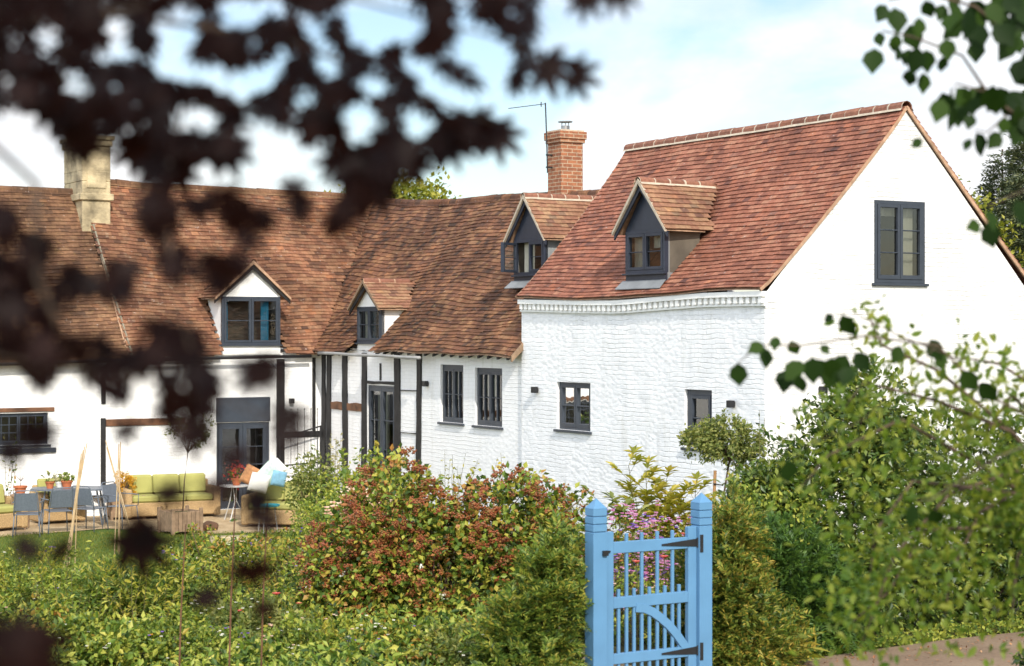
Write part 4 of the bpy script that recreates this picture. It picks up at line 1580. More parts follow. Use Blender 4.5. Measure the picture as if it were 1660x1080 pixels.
def chair():
    t = thing('garden_chair', 'x', 'chair', (0, 0, 0), 0, 'grey metal mesh chairs round the patio table')
    b = MB(); b.hexa([(-.22, -.22, .43), (.22, -.22, .43), (.21, .22, .42), (-.21, .22, .42), (-.22, -.22, .445), (.22, -.22, .445), (.21, .22, .435), (-.21, .22, .435)]); b.build('seat', M['mesh'], t, bevel=.004)
    # back at +y, leaning
    b = MB()
    b.hexa([(-.21, .22, .50), (.21, .22, .50), (.19, .31, .84), (-.19, .31, .84), (-.21, .232, .50), (.21, .232, .50), (.19, .322, .84), (-.19, .322, .84)]); b.build('backrest', M['mesh'], t, bevel=.003)
    b = MB(); b.tube([(-.23, .22, .42), (-.225, .235, .55), (-.20, .32, .85), (-.16, .33, .885), (.16, .33, .885), (.20, .32, .85), (.225, .235, .55), (.23, .22, .42)], .012, 6); b.build('back_frame', M['mesh'], t, smooth=True)
    for sx in (-1, 1):
        b = MB(); b.tube([(sx * .25, -.22, .43), (sx * .26, -.23, .65), (sx * .25, .25, .66)], .011, 6); b.build('armrest', M['mesh'], t, smooth=True)
        for sy in (-1, 1):
            b = MB(); b.tube([(sx * .22, sy * .21, .44), (sx * .25, sy * .25, 0)], .011, 6); b.build('leg', M['mesh'], t, smooth=True)
    return t


ch0 = chair()
for i, (px, py, rz, lb) in enumerate((
        (45, 872, PI + .15, 'grey mesh chair nearest the camera at the left end of the patio table'),
        (146, 862, PI - .35, 'grey mesh chair behind the bundle of canes, its back to the camera'),
        (196, 858, -PI / 2 - .5 + PI, 'grey mesh chair seen side on at the right end of the table'),
        (158, 838, -.3, 'lavender grey mesh chair on the far right side of the table'),
        (62, 838, .2, 'grey tube framed chair on the far side of the table, left of the pots'),
        (94, 866, PI + .5, 'grey mesh chair half hidden under the near side of the table'))):
    o = ch0 if i == 0 else copy_tree(ch0)
    p = pat(px, py)
    o.location = p
    o.rotation_euler = (0, 0, rz)
    o['label'] = lb

p = pat(118, 852)
tb = thing('patio_table', 'oval grey metal garden table carrying terracotta pots', 'table', p, .1)
b = MB()
prof = [(.80 * math.cos(a) * (1 + .12 * abs(math.sin(2 * a))), .46 * math.sin(a) * (1 + .12 * abs(math.sin(2 * a)))) for a in np.linspace(0, 2 * PI, 33)[:-1]]
b.prism([(x, y, .70) for x, y in prof], (0, 0, .03)); b.build('table_top', M['mesh'], tb)
for sx in (-1, 1):
    for sy in (-1, 1):
        b = MB(); b.tube([(sx * .5, sy * .25, .70), (sx * .62, sy * .32, 0)], .018, 6); b.build('leg', M['mesh'], tb)
b = MB(); b.tube([(-.5, 0, .35), (.5, 0, .35)], .012, 6); b.build('stretcher', M['mesh'], tb)


def pot(loc, r, h, plant, label, mm='terracotta', n=120, ls=.05, ph=.12, group=None):
    t = thing('plant_pot', label, 'pot', loc, 0, group)
    b = MB(); b.lathe([(r * .68, 0), (r * .92, h * .78), (r * 1.06, h * .78), (r * 1.08, h), (r * .9, h), (r * .85, h * .9)], 18); b.build('pot', M[mm], t, smooth=False)
    if plant:
        P, D, C = blob_points(n, [(0, 0, h + ph * .5, r * 1.3, r * 1.3, ph)], .03)
        leaves('plant', P, ls, M[plant], t, out=D)
    return t


tz = .73 + .024
tp = Vector((p.x, p.y, 0))
pot(tp + Vector((-.42, -.15, tz)), .09, .14, 'lf_lol', 'terracotta pot of green succulents, left of three on the patio table', group='pots on the patio table')
pot(tp + Vector((-.24, -.12, tz)), .08, .13, 'lf_grey', 'small pale pot of silvery plant, middle of three on the table', 'whitemetal', group='pots on the patio table')
pot(tp + Vector((-.08, -.16, tz)), .11, .16, 'lf_mid', 'terracotta pot with trailing leaves, right of three on the table', group='pots on the patio table', n=220)
pp = PX(33, 801, 36.6)
st = thing('plant_stand', 'low dark stand under the lone terracotta pot', 'stand', (pp.x, pp.y, .024))
b = MB(); b.box(-.16, .16, -.16, .16, pp.z - .06, pp.z - .025); b.build('top', M['oldwood'], st)
for sx in (-1, 1):
    for sy in (-1, 1):
        b = MB(); b.bar((sx * .13, sy * .13, 0), (sx * .13, sy * .13, pp.z - .061), .025, .025); b.build('leg', M['oldwood'], st)
pt = pot(pp, .125, .16, None, 'terracotta pot with a bare twiggy seedling, alone left of the table')
b = MB()
for k in range(7):
    a = k * .9
    b.tube([(0, 0, .14), (.01, 0, .25), (.10 * math.cos(a), .05 * math.sin(a), .34 + .02 * k % .05)], [.006, .005, .002], 4)
b.build('plant', M['bark'], pt)


def sofa(loc, rz, w, label, name='wicker_sofa', cat='sofa', dp=.75, bh=.86, group=None):
    t = thing(name, label, cat, loc, rz, group)
    h = w / 2
    b = MB(); b.box(-h, h, -dp / 2, dp / 2, .06, .34)
    b.build('base', M['wicker'], t, bevel=.02)
    for sx in (-1, 1):
        b = MB(); b.box(sx * h - .07, sx * h + .07, -dp / 2 - .02, dp / 2 + .02, .04, .62); b.build('armrest', M['wicker'], t, bevel=.025)
    b = MB(); b.box(-h, h, dp / 2 - .06, dp / 2 + .04, .30, .74); b.build('back', M['wicker'], t, bevel=.02)
    n = max(1, round((w - .14) / .65))
    cwd = (w - .15) / n
    for i in range(n):
        x0 = -h + .075 + i * cwd
        b = MB(); b.box(x0 + .005, x0 + cwd - .005, -dp / 2, dp / 2 - .2, .342, .48); b.build('seat_cushion', M['lime'], t, bevel=.035)
        b = MB(); b.hexa([(x0 + .005, dp / 2 - .22, .482), (x0 + cwd - .005, dp / 2 - .22, .482), (x0 + cwd - .005, dp / 2 - .065, .482), (x0 + .005, dp / 2 - .065, .482),
                          (x0 + .005, dp / 2 - .14, bh), (x0 + cwd - .005, dp / 2 - .14, bh), (x0 + cwd - .005, dp / 2 - .0, bh + .01), (x0 + .005, dp / 2 - .0, bh + .01)]); b.build('back_cushion', M['lime'], t, bevel=.03)
    return t


pz = .024
def HP(px, Y): return Vector(((px - 830) / F * Y, Y, pz))
sofa(HP(274, 39.0), TH - .1, 1.85, 'long wicker sofa with lime green cushions against the white wall')
sofa(HP(93, 37.9), TH + .05, .78, 'wicker armchair with upright lime cushion behind the patio table', 'wicker_armchair', 'armchair', group='wicker armchairs')
sofa(HP(-6, 36.4), TH + .3, .80, 'wicker armchair with lime cushion cut by the left edge', 'wicker_armchair', 'armchair', group='wicker armchairs')
sf = sofa(HP(455, 37.2), TH + PI / 2 + .85 + PI, 1.25, 'wicker sofa by the border piled with pale cushions', dp=.75)


def cushion(loc, r, rot, mm, label):
    b = MB()
    n = 10
    V = []
    for i in range(n + 1):
        for j in range(n + 1):
            u, v = -1 + 2 * i / n, -1 + 2 * j / n
            th = .42 * r * ((1 - u ** 4) * (1 - v ** 4)) ** .5
            V.append((u * r * (1 - .06 * (1 - v * v) * 0), th, v * r))
    m_ = len(V)
    V2 = [(x, -y, z) for x, y, z in V]
    fs = []
    for i in range(n):
        for j in range(n):
            a = i * (n + 1) + j
            fs.append((a, a + 1, a + n + 2, a + n + 1)); fs.append((m_ + a, m_ + a + n + 1, m_ + a + n + 2, m_ + a + 1))
    b.add(V + V2, fs)
    o = b.build('cushion', M[mm], None, smooth=True)
    o.location = loc; o.rotation_euler = rot
    return tag(o, label, 'cushion', 'scatter cushions on the wicker sofa')


cushion(PX(420, 783, 36.9), .19, (.2, .25, .3), 'cushW', 'plump white scatter cushion at the front of the wicker sofa')
cushion(PX(436, 768, 37.1), .19, (.1, .75, .4), 'cushG', 'pale mint scatter cushion standing on its corner')
cushion(PX(452, 776, 37.0), .15, (.1, .2, .5), 'cushB', 'small blue scatter cushion against the wicker arm')
cushion(PX(408, 772, 37.3), .19, (.1, .5, .2), 'cushO', 'tan brown scatter cushion at the left of the pile')
cushion(PX(449, 760, 37.3), .16, (.1, .8, .1), 'cushW', 'cream scatter cushion pointing up behind the mint one')

# bistro tables
p = HP(379, 38.2)
t = thing('bistro_table', 'small round white metal bistro table by the double doors', 'table', p)
b = MB(); b.lathe([(.30, .70), (.30, .72)], 24); b.build('table_top', M['whitemetal'], t)
for k in range(3):
    a = k * 2.09 + .4
    b = MB(); b.tube([(.05 * math.cos(a), .05 * math.sin(a), .70), (.08 * math.cos(a + .6), .08 * math.sin(a + .6), .4), (.27 * math.cos(a), .27 * math.sin(a), 0)], .011, 6); b.build('leg', M['whitemetal'], t)
p = HP(432, 36.0)
t = thing('side_table', 'low round turquoise side table in front of the wicker sofa', 'table', p)
b = MB(); b.lathe([(.25, .50), (.26, .53), (.24, .53), (.24, .51)], 24); b.build('table_top', M['teal'], t)
for k in range(3):
    a = k * 2.09 + .4
    b = MB(); b.tube([(.15 * math.cos(a), .15 * math.sin(a), .50), (.22 * math.cos(a), .22 * math.sin(a), 0)], .009, 6); b.build('leg', M['whitemetal'], t)


def planter(loc, rz, w, h, label):
    t = thing('planter_box', label, 'planter', loc, rz, 'square slatted wooden planters')
    for (x0, x1, y0, y1) in ((-w, w, -w, -w + .03), (-w, w, w - .03, w), (-w, -w + .03, -w, w), (w - .03, w, -w, w)):
        b = MB()
        horiz = (x1 - x0) > (y1 - y0)
        n = 6
        for k in range(n):
            if horiz:
                a = x0 + .04 + (x1 - x0 - .08) * k / n; c2 = x0 + .04 + (x1 - x0 - .08) * (k + 1) / n - .008
                b.box(a, c2, y0 + .006, y1 - .006, .05, h - .03)
            else:
                a = y0 + .04 + (y1 - y0 - .08) * k / n; c2 = y0 + .04 + (y1 - y0 - .08) * (k + 1) / n - .008
                b.box(x0 + .006, x1 - .006, a, c2, .05, h - .03)
        b.build('side_panel', M['oldwood'], t, bevel=.003)
    for sx in (-1, 1):
        for sy in (-1, 1):
            b = MB(); b.box(sx * (w - .015) - .03, sx * (w - .015) + .03, sy * (w - .015) - .03, sy * (w - .015) + .03, 0, h + .03)
            b.build('corner_post', M['oldwood'], t, bevel=.004)
    b = MB(); b.box(-w + .04, w - .04, -w + .04, w - .04, .06, h - .07); b.build('soil', M['soil'], t)
    return t


pl1 = pat(292, 866)
planter(pl1, TH + .1, .31, .46, 'square weathered wooden planter holding the little standard tree')
pl2 = pat(204, 842)
planter(pl2, TH - .2, .34, .46, 'square weathered wooden planter with the golden shrub')
t, _, _ = shrub('golden_shrub', 'rounded golden yellow shrub growing in a wooden planter', 'shrub', pl2 + Vector((-.06, 0, .40)), [(0, 0, .28, .27, .27, .30)], 1500, .05, 'lf_gold', .04, wr=.4)


def standard_tree(name, label, base, hstem, crown, n, size, m, lean=(0, 0), r=.018, clump=.07, stem_m='bark', nclump=None, T=T_RH, wr=.55, droop=.2, shell=.6):
    t = thing(name, label, 'tree', base)
    b = MB()
    top = Vector((lean[0], lean[1], hstem))
    b.tube([(0, 0, 0), top * .5 + Vector((-.02, 0, 0)), top], [r, r * .85, r * .75], 7)
    P, D, C = blob_points(n, crown, clump, nclump=nclump, shell=shell)
    for i in rng.choice(len(C), min(16, len(C)), replace=False):
        c = Vector(C[i])
        b.tube([top - Vector((0, 0, .02)), top.lerp(c, .5) + Vector((0, 0, .03)), c], [r * .55, r * .3, r * .12], 5)
    b.build('trunk', M[stem_m], t, smooth=True)
    leaves('crown', P, size, M[m], t, T, wr, .5, D, droop)
    return t


standard_tree('standard_tree', 'thin stemmed young tree with small dark crown in a wooden planter', pl1 + Vector((.05, 0, .40)), 1.15,
              [(.05, 0, 1.5, .42, .35, .30), (.3, 0, 1.62, .3, .3, .25)], 900, .06, 'lf_dark', (.1, 0), .013, .06)
o = pat(341, 862)
t = MB()
bm = bmesh.new(); bmesh.ops.create_icosphere(bm, subdivisions=3, radius=.13)
for v in bm.verts:
    k = 1 + .12 * math.sin(v.co.x * 30) * math.cos(v.co.y * 25 + v.co.z * 18)
    v.co = Vector((v.co.x * 1.3 * k, v.co.y * k, v.co.z * .8 * k + .08))
me = bpy.data.meshes.new('boulder'); bm.to_mesh(me); bm.free(); me.materials.append(M['boulder'])
for q in me.polygons: q.use_smooth = True
ob = bpy.data.objects.new('boulder', me); COL.objects.link(ob); ob.location = o
tag(ob, 'small rounded brown stone at the lawn edge beside the planter', 'stone')
# stone edging slab
o = pat(372, 880)
b = MB(); b.box(-.35, .35, -.14, .14, -.05, .10); sl = b.build('edging_slab', M['stone'], None, bevel=.02); sl.location = o; sl.rotation_euler = (0, 0, .2)
tag(sl, 'low pale stone slab lying where gravel meets lawn', 'slab')
# potted red flowers by the door, on the bistro table
t = pot(Vector((HP(383, 38.2).x, 38.2, .745)), .10, .15, 'lf_mid', 'potted red geranium standing on the white bistro table', n=160)
P = np.array([(rng.normal() * .10, rng.normal() * .08, .32 + rng.normal() * .10) for _ in range(120)]); leaves('flowers', P, .05, M['fl_red'], t, T_RH, 1.0, 1.0)
# bamboo canes
def canes(base, tops, label, r=.0075):
    t = thing('cane_wigwam', label, 'garden canes', base, 0, 'bamboo cane bundles in the border')
    for (bx, by, tx, ty, h) in tops:
        b = MB(); b.tube([(bx, by, 0), (tx, ty, h)], r, 6); b.build('cane', M['bamboo'], t)


def gp(px, Y): X = (px - 830) / F * Y; return Vector((X, Y, float(gz(X, Y))))
B = gp(107, 27)
canes(B, [(-.06, 0, .30, .02, 1.95), (-.02, .05, .27, 0, 1.9), (.0, -.05, .24, .03, 1.85), (-.04, .1, .20, .02, 1.7), (.02, .02, .22, .0, 1.8), (.10, .1, .16, .02, 1.3)], 'leaning bundle of bamboo canes tied at the top, left of two')
B = gp(195, 27.5)
canes(B, [(-.10, 0, -.02, 0, 1.95), (-.05, .05, 0, .02, 1.98), (.35, 0, -.22, .02, 2.0), (.30, .1, -.2, 0, 1.9), (-.02, .08, -.02, 0, 1.9)], 'wigwam of bamboo canes standing in the border, right of two')

# ------------------------------------------------------------------ border plants and shrubs
# red-berried viburnum
V0 = gp(712, 17.4)
vib = thing('berry_shrub', 'large rounded shrub covered in red berry clusters left of the gate', 'shrub', V0)
lob = [(-.42, 0, .98, .50, .5, .60), (.64, .1, .90, .54, .5, .60), (-.78, 0, .62, .48, .5, .52), (0, -.15, .58, .85, .55, .62), (1.10, .1, .80, .36, .4, .50), (1.05, 0, .35, .42, .4, .4), (-.92, -.05, .38, .34, .4, .4), (-.3, -.3, .2, .6, .4, .35)]
P, D, C = blob_points(21000, lob, .10, nclump=1300, shell=.42)
k = (P[:, 2] > .02)
leaves('foliage', P[k], .062, M['lf_vib'], vib, T_RH, .72, .6, D[k], .1)
stems('stem', (0, 0, 0), [c for c in C[rng.choice(len(C), 30, replace=False)] if c[2] > .2], M['bark'], vib, .022)
OC = (np.array([(1, 0, 0), (-1, 0, 0), (0, 1, 0), (0, -1, 0), (0, 0, 1), (0, 0, -1)], float), np.array([(0, 2, 4), (2, 1, 4), (1, 3, 4), (3, 0, 4), (2, 0, 5), (1, 2, 5), (3, 1, 5), (0, 3, 5)]))


def dots(name, P, r, m, parent):
    n = len(P)
    V = P[:, None, :] + OC[0][None] * (r * (1 + .3 * rng.uniform(-1, 1, n)))[:, None, None]
    Fc = OC[1][None] + (np.arange(n) * 6)[:, None, None]
    return np_mesh(name, V.reshape(-1, 3), Fc.reshape(-1, 3), m, parent)


P, D, C = blob_points(4300, [tuple(np.array(l) * np.array([1, 1, 1, 1.04, 1.04, 1.06])) for l in lob], .02, nclump=4300, shell=.10)
wgt = np.clip(.10 + .95 * (P[:, 2] - np.where(P[:, 0] > .1, .35, .05)) / 1.0, .05, 1) * np.where(P[:, 0] > .95, .3, 1) * (.35 + .65 * (np.sin(P[:, 0] * 7 + P[:, 2] * 5) > -.3))
P = P[rng.random(len(P)) < wgt]
P = np.repeat(P, 13, 0) + rng.normal(size=(len(P) * 13, 3)) * np.array([.021, .021, .014])
dots('berries', P, .0105, M['berry'], vib)
P, D, C = blob_points(26, lob, .02, nclump=26, shell=.05)
P = np.repeat(P, 8, 0) + rng.normal(size=(26 * 8, 3)) * .014
leaves('blossom', P, .02, M['fl_white'], vib, T_RH, 1.0)

# yews either side of the gate
def hp(s, back=0): X, Y = hedge_pt(s, back); return Vector((X, Y, float(gz(X, Y))))
yew('yew_hedge', 'deep green yew left of the blue gate overlapping its post', 'hedge', hp(-.40, .30), [(.12, 0, .50, .20, .24, .62), (-.08, .05, .35, .26, .30, .42), (.20, .05, .92, .12, .16, .34), (0, -.05, .1, .36, .34, .35)], 3600, .085, 'lf_yewg')
yew('yew_hedge', 'olive green upright yew right of the blue gate', 'hedge', hp(1.44, .34), [(.02, 0, .48, .34, .32, .66), (.14, .05, 1.0, .15, .2, .40), (.15, .1, .2, .48, .4, .45)], 5200, .085, 'lf_yew')
yew('yew_shrub', 'dark feathery green yew bush beside the path', 'shrub', hp(2.45, .85), [(0, 0, .45, .48, .42, .60), (.35, .1, .35, .4, .4, .45), (.1, 0, .75, .3, .3, .3)], 3800, .10, 'lf_fern')
# big shrubs behind the yews
shrub('laurel_shrub', 'tall dense dark green shrub below the gable wall lamp', 'shrub', hp(3.5, 1.15), [(-.1, 0, 1.05, .66, .55, 1.1), (.2, 0, 1.9, .42, .4, .60), (-.7, .1, .75, .45, .5, .8)], 17000, .075, 'lf_dark', .10, wr=.5)
shrub('laurel_shrub', 'wide dense green shrub at the right above the path', 'shrub', hp(5.0, 1.4), [(0, 0, 1.0, .9, .6, 1.1), (.8, 0, .9, .7, .6, .95), (-.5, 0, 1.45, .5, .5, .55), (-.4, -.3, .35, .7, .4, .4)], 18000, .075, 'lf_dark', .10, wr=.5)
shrub('laurel_shrub', 'dense dark green shrub mass between the pale shrub and the tallest one', 'shrub', hp(2.95, 1.35), [(0, 0, .85, .55, .5, .9), (-.2, 0, 1.2, .35, .35, .45), (.35, 0, .6, .4, .4, .6)], 11000, .07, 'lf_dark', .09, wr=.5)
shrub('hazel_shrub', 'pale green shrub between the yew and the tall dark shrub', 'shrub', hp(2.55, 1.25), [(0, 0, .75, .5, .5, .70), (.3, 0, 1.1, .33, .35, .33), (-.25, 0, .45, .28, .3, .35)], 6000, .05, 'lf_mid', .08)
shrub('laurel_shrub', 'thin leafy shrub with sparse top at the right edge of the frame', 'shrub', hp(6.9, 1.2), [(0, 0, 1.0, .8, .6, .85), (-.6, 0, .7, .7, .6, .6), (.9, 0, .9, .7, .6, .8)], 11000, .075, 'lf_mid', .12)
# airy upright branches on the tall shrub
def whips(name, label, base, n, h, spread, m, ls, per=16, cat='shrub', wr=.55, r=.006, lean=(0, 0)):
    t = thing(name, label, cat, base)
    b = MB(); PP, DD = [], []
    for i in range(n):
        a = rng.uniform(0, 2 * PI); s = spread * rng.random() ** .5
        hh = h * rng.uniform(.7, 1)
        tip = Vector((s * math.cos(a) + lean[0], s * math.sin(a) * .6 + lean[1], hh))
        b0 = Vector((tip.x * .25, tip.y * .25, 0)); mid = b0.lerp(tip, .5) + Vector((rng.normal() * .04, rng.normal() * .04, .06))
        b.tube([b0, mid, tip], [r, r * .7, r * .3], 4)
        for k in range(per):
            f = .25 + .75 * k / per
            p = (b0.lerp(mid, f * 2) if f < .5 else mid.lerp(tip, f * 2 - 1))
            PP.append(p); DD.append((rng.normal(), rng.normal(), .4))
    b.build('stem', M['twig'], t, smooth=True)
    leaves('foliage', np.array(PP), ls, M[m], t, T_OV, wr, .6, np.array(DD), .0)
    return t


whips('berry_shoots', 'fresh shoots standing up out of the berry shrub', gp(725, 17.4) + Vector((0, 0, .8)), 14, .95, .95, 'lf_yell', .05, 12, 'shoots', .55, .004)
whips('tall_sapling', 'airy upright shrub with reddish shoots against the gable wall', hp(3.0, 1.9), 10, 2.15, .35, 'lf_dark', .05, 22)
# lollipop tree with stake
X, Y = (1166 - 830) / F * 20.5, 20.5
g0 = float(gz(X, Y))
zb = PX(1155, 820, 20.5)
zc = PX(1176, 765, 20.5)
standard_tree('clipped_tree', 'little umbrella shaped tree on a leaning stem before the narrow side window', (zb.x - .03, 20.5, g0), zc.z - g0 + .15,
              [(.16, 0, zc.z - g0 + .34, .44, .34, .22), (.42, 0, zc.z - g0 + .18, .24, .3, .26), (-.05, 0, zc.z - g0 + .36, .24, .25, .16), (.20, 0, zc.z - g0 + .48, .25, .25, .14)], 5200, .048, 'lf_lol', (.22, 0), .014, .05, droop=.5, shell=.8)
t = thing('tree_stake', 'short pale wooden stake tied to the stem of the clipped tree', 'stake', (zb.x - .035, 20.42, g0))
b = MB(); b.tube([(0, 0, 0), (.055, 0, zc.z - g0 + .02)], .018, 7); b.build('stake', M['stake'], t)
b = MB(); b.tube([(.03, -.03, zc.z - g0 - .12), (.14, -.03, zc.z - g0 - .14)], .007, 5); b.build('tie', M['iron'], t)


# tree peony behind the gate: compound leaves on stems
def compound(name, label, base, tops, m, ls=.10, cat='shrub', r=.007):
    t = thing(name, label, cat, base)
    b = MB(); PP, DD, NN, LL = [], [], [], []
    for (x, y, h, k) in tops:
        pts = [Vector((x * .3, y * .3, 0)), Vector((x * .7, y * .7, h * .5)), Vector((x, y, h))]
        b.tube(pts, [r, r * .8, r * .5], 5)
        for i in range(k):
            f = .35 + .65 * (i + 1) / k
            p = pts[0].lerp(pts[1], f * 2) if f < .5 else pts[1].lerp(pts[2], f * 2 - 1)
            a = i * 2.4 + rng.normal() * .3
            d = Vector((math.cos(a), math.sin(a) * .8, .45 + .5 * f)).normalized()
            q = p + d * rng.uniform(.12, .20)
            b.tube([p, q], r * .35, 4)
            sd2 = d.cross(ZV).normalized()
            for j, an in enumerate((-1.1, -.55, 0, .55, 1.1)):
                dd = (d * math.cos(an) + sd2 * math.sin(an)); dd.z -= .15
                for sc, off in ((1, 0), (.8, .07)):
                    PP.append(q - d * off * (1 if j else 0)); DD.append(dd); NN.append((rng.normal() * .2, rng.normal() * .2, 1)); LL.append(ls * sc * rng.uniform(.8, 1.1))
    b.build('stem', M['twig'], t, smooth=True)
    V, Fc = leaf_geo(np.array([tuple(p) for p in PP]), np.array([tuple(p) for p in DD]), np.array(NN), np.array(LL), np.array(LL) * .36, T_OV)
    np_mesh('foliage', V, Fc, M[m], t)
    return t


def gb(px, Y): return gp(px, Y)
compound('tree_peony', 'tall yellow green tree peony in front of the side wall', gb(1072, 19.5), [(-.34, 0, 1.50, 12), (-.16, 0, 1.38, 12), (.05, .1, 1.30, 11), (.20, 0, 1.12, 11), (-.05, -.1, 1.05, 10), (-.26, .1, 1.15, 10), (.0, .0, .95, 12), (.12, .1, 1.0, 12), (-.3, -.1, .9, 10), (.25, .1, .95, 10), (-.1, 0, 1.2, 12)], 'lf_yell', .145)
compound('tree_peony', 'smaller yellow green tree peony nearest the right gate post', gb(1124, 19.5), [(.02, 0, 1.25, 12), (-.10, .05, 1.15, 9), (.12, 0, 1.08, 9), (.0, 0, .9, 8)], 'lf_yell', .135)
compound('peony_plant', 'dark green broad leaved plant left of the yellow tree peony', gb(1000, 19.0), [(-.15, 0, 1.12, 10), (.03, 0, 1.08, 10), (.15, 0, .95, 9), (-.1, .1, .85, 8)], 'lf_lol', .14)


# flowering mounds
def flower_mound(name, label, base, lobes, n, ls, lm, flowers, cat='flowers', nf=300, fs=.03):
    t, P, D = shrub(name, label, cat, base, lobes, n, ls, lm, .05, nst=8, r0=.006)
    big = [tuple(np.array(l) * np.array([1, 1, 1, 1.05, 1.05, 1.1])) for l in lobes]
    for m, share in flowers:
        P, D, C = blob_points(int(nf * share), big, .03, nclump=int(nf * share), shell=.12)
        P = P[P[:, 2] > .2]
        P3 = np.repeat(P, 5, 0); a = np.tile(np.arange(5) * 2 * PI / 5, len(P))
        D3 = np.stack([np.cos(a), np.sin(a), np.full(len(a), .35)], -1)
        N3 = np.tile([[0, -.6, .8]], (len(P3), 1)) + rng.normal(size=P3.shape) * .2
        V, Fc = leaf_geo(P3, D3, N3, fs, fs * .8, T_RH)
        np_mesh('flowers', V, Fc, M[m], t)
    return t


flower_mound('geranium_clump', 'mass of magenta and lilac flowers seen over the blue gate', gb(1045, 18.2), [(-.2, 0, .62, .42, .4, .44), (.24, 0, .60, .42, .4, .44), (0, 0, .3, .6, .4, .35)], 4500, .035, 'lf_vib', (('fl_pink', 1.0), ('fl_viol', .3)), nf=1100, fs=.024)
flower_mound('cottage_flowers', 'leafy flower clump showing through the gate pickets', gb(1050, 16.9), [(-.25, 0, .3, .42, .3, .36), (.25, 0, .28, .42, .3, .34)], 3000, .04, 'lf_mid', (('fl_pale', 1),), nf=90, fs=.02)


def poppy(px, py, Y, label, s=.05, m='fl_red'):
    p = PX(px, py, Y); g = float(gz(p.x, Y))
    t = thing('poppy', label, 'flower', (p.x, Y, g), 0)
    h = p.z - g
    b = MB(); b.tube([(0, 0, 0), (.02, 0, h * .5), (0, 0, h)], .004, 4); b.build('stem', M['twig'], t)
    P = np.zeros((7, 3)); P[:, 2] = h
    a = np.arange(7) * .9
    D = np.stack([np.cos(a), np.sin(a), np.full(7, .55)], -1); N = np.stack([-np.cos(a), -np.sin(a), np.full(7, 1.0)], -1)
    V, Fc = leaf_geo(P, D, N, s, s * 1.0, T_OV); np_mesh('petals', V, Fc, M[m], t)


poppy(1032, 913, 16.2, 'coral red poppy seen between the left gate pickets')
poppy(1077, 905, 16.2, 'coral red poppy seen between the middle gate pickets')
poppy(1110, 868, 16.4, 'coral red poppy just above the gate near its right stile')
poppy(385, 993, 16.2, 'salmon pink poppy in the left border below the lawn', .05)
poppy(350, 1000, 16.5, 'small red poppy left of the salmon one in the border', .035)
poppy(448, 965, 16.5, 'bright red poppy in the border left of the berry shrub', .05)
poppy(485, 980, 16.8, 'red poppy nearest the berry shrub in the border', .035)
poppy(283, 1028, 16.0, 'pale pink poppy low in the left border', .04, 'fl_pale')

# tall border at the inner corner
whips('tall_border_plant', 'tall wispy green plant in front of the half timbered wall', gb(560, 33), 16, 2.0, .65, 'lf_mid', .10, 22)
shrub('border_shrub', 'bushy yellow green shrub in front of the half timbered wall', 'shrub', gb(600, 32), [(0, 0, .9, .75, .6, .85), (.4, 0, 1.1, .4, .4, .55), (-.6, 0, .7, .5, .5, .6)], 5000, .075, 'lf_mid', .12)
shrub('border_shrub', 'loose green shrub right beside the wicker sofa', 'shrub', gb(510, 33), [(0, 0, .75, .5, .5, .8), (-.1, 0, 1.25, .3, .3, .4)], 3200, .07, 'lf_lol', .12)
whips('white_flower_spire', 'silvery white flowering spires at the inner corner of the cottage', gb(545, 34), 5, 2.35, .15, 'lf_grey', .09, 26)
shrub('pale_rose', 'pale pink rose bush showing behind the berry shrub', 'rose bush', gb(600, 24), [(-.15, 0, 1.0, .42, .3, .35), (.1, 0, .6, .5, .4, .6)], 1300, .06, 'lf_mid', .08)
t = bpy.data.objects[-1] if False else None
flower_mound('pink_rose_bush', 'mounded bush of pale salmon pink roses behind the berry shrub', gb(600, 22.5), [(-.12, 0, .95, .36, .3, .32), (.1, 0, .9, .24, .3, .3), (0, 0, .5, .4, .3, .5)], 900, .045, 'lf_mid', (('fl_pale', 1),), nf=420, fs=.045)
for (px, Y, h, lb) in ((735, 19.8, 1.62, 'thin sapling with pale leaves against the wall behind the berry shrub, leftmost'),
                       (815, 20.0, 1.65, 'leafy pale sapling against the wall between the mid wing and gate'),
                       (930, 20.2, 1.5, 'thin sapling rising left of the gate before the white wall')):
    whips('young_sapling', lb, gb(px, Y), 4, h, .16, 'lf_yell', .05, 22, 'sapling')
whips('lily_clump', 'clump of arching strap leaves at the path edge', hp(2.1, .18), 12, .28, .3, 'lf_yell', .2, 3, 'plant', .09, .003)
shrub('fuchsia_bush', 'green bush with yellow leaves between the sofa and the berry shrub', 'shrub', gb(520, 26), [(0, 0, .6, .45, .45, .55), (.2, 0, .9, .3, .3, .3)], 2600, .05, 'lf_mid', .08)
# left edge rose and wall climbers
whips('climbing_rose', 'sparse climbing rose beside the leaded window at the left', gp(14, 36.8) + Vector((0, 0, 0)), 5, 1.95, .35, 'lf_vib', .07, 12)
whips('wall_creeper', 'small creeper leaves against the shaded brick wall behind the lime sofa', HP(250, 40.0), 4, 1.55, .25, 'lf_vib', .08, 6)

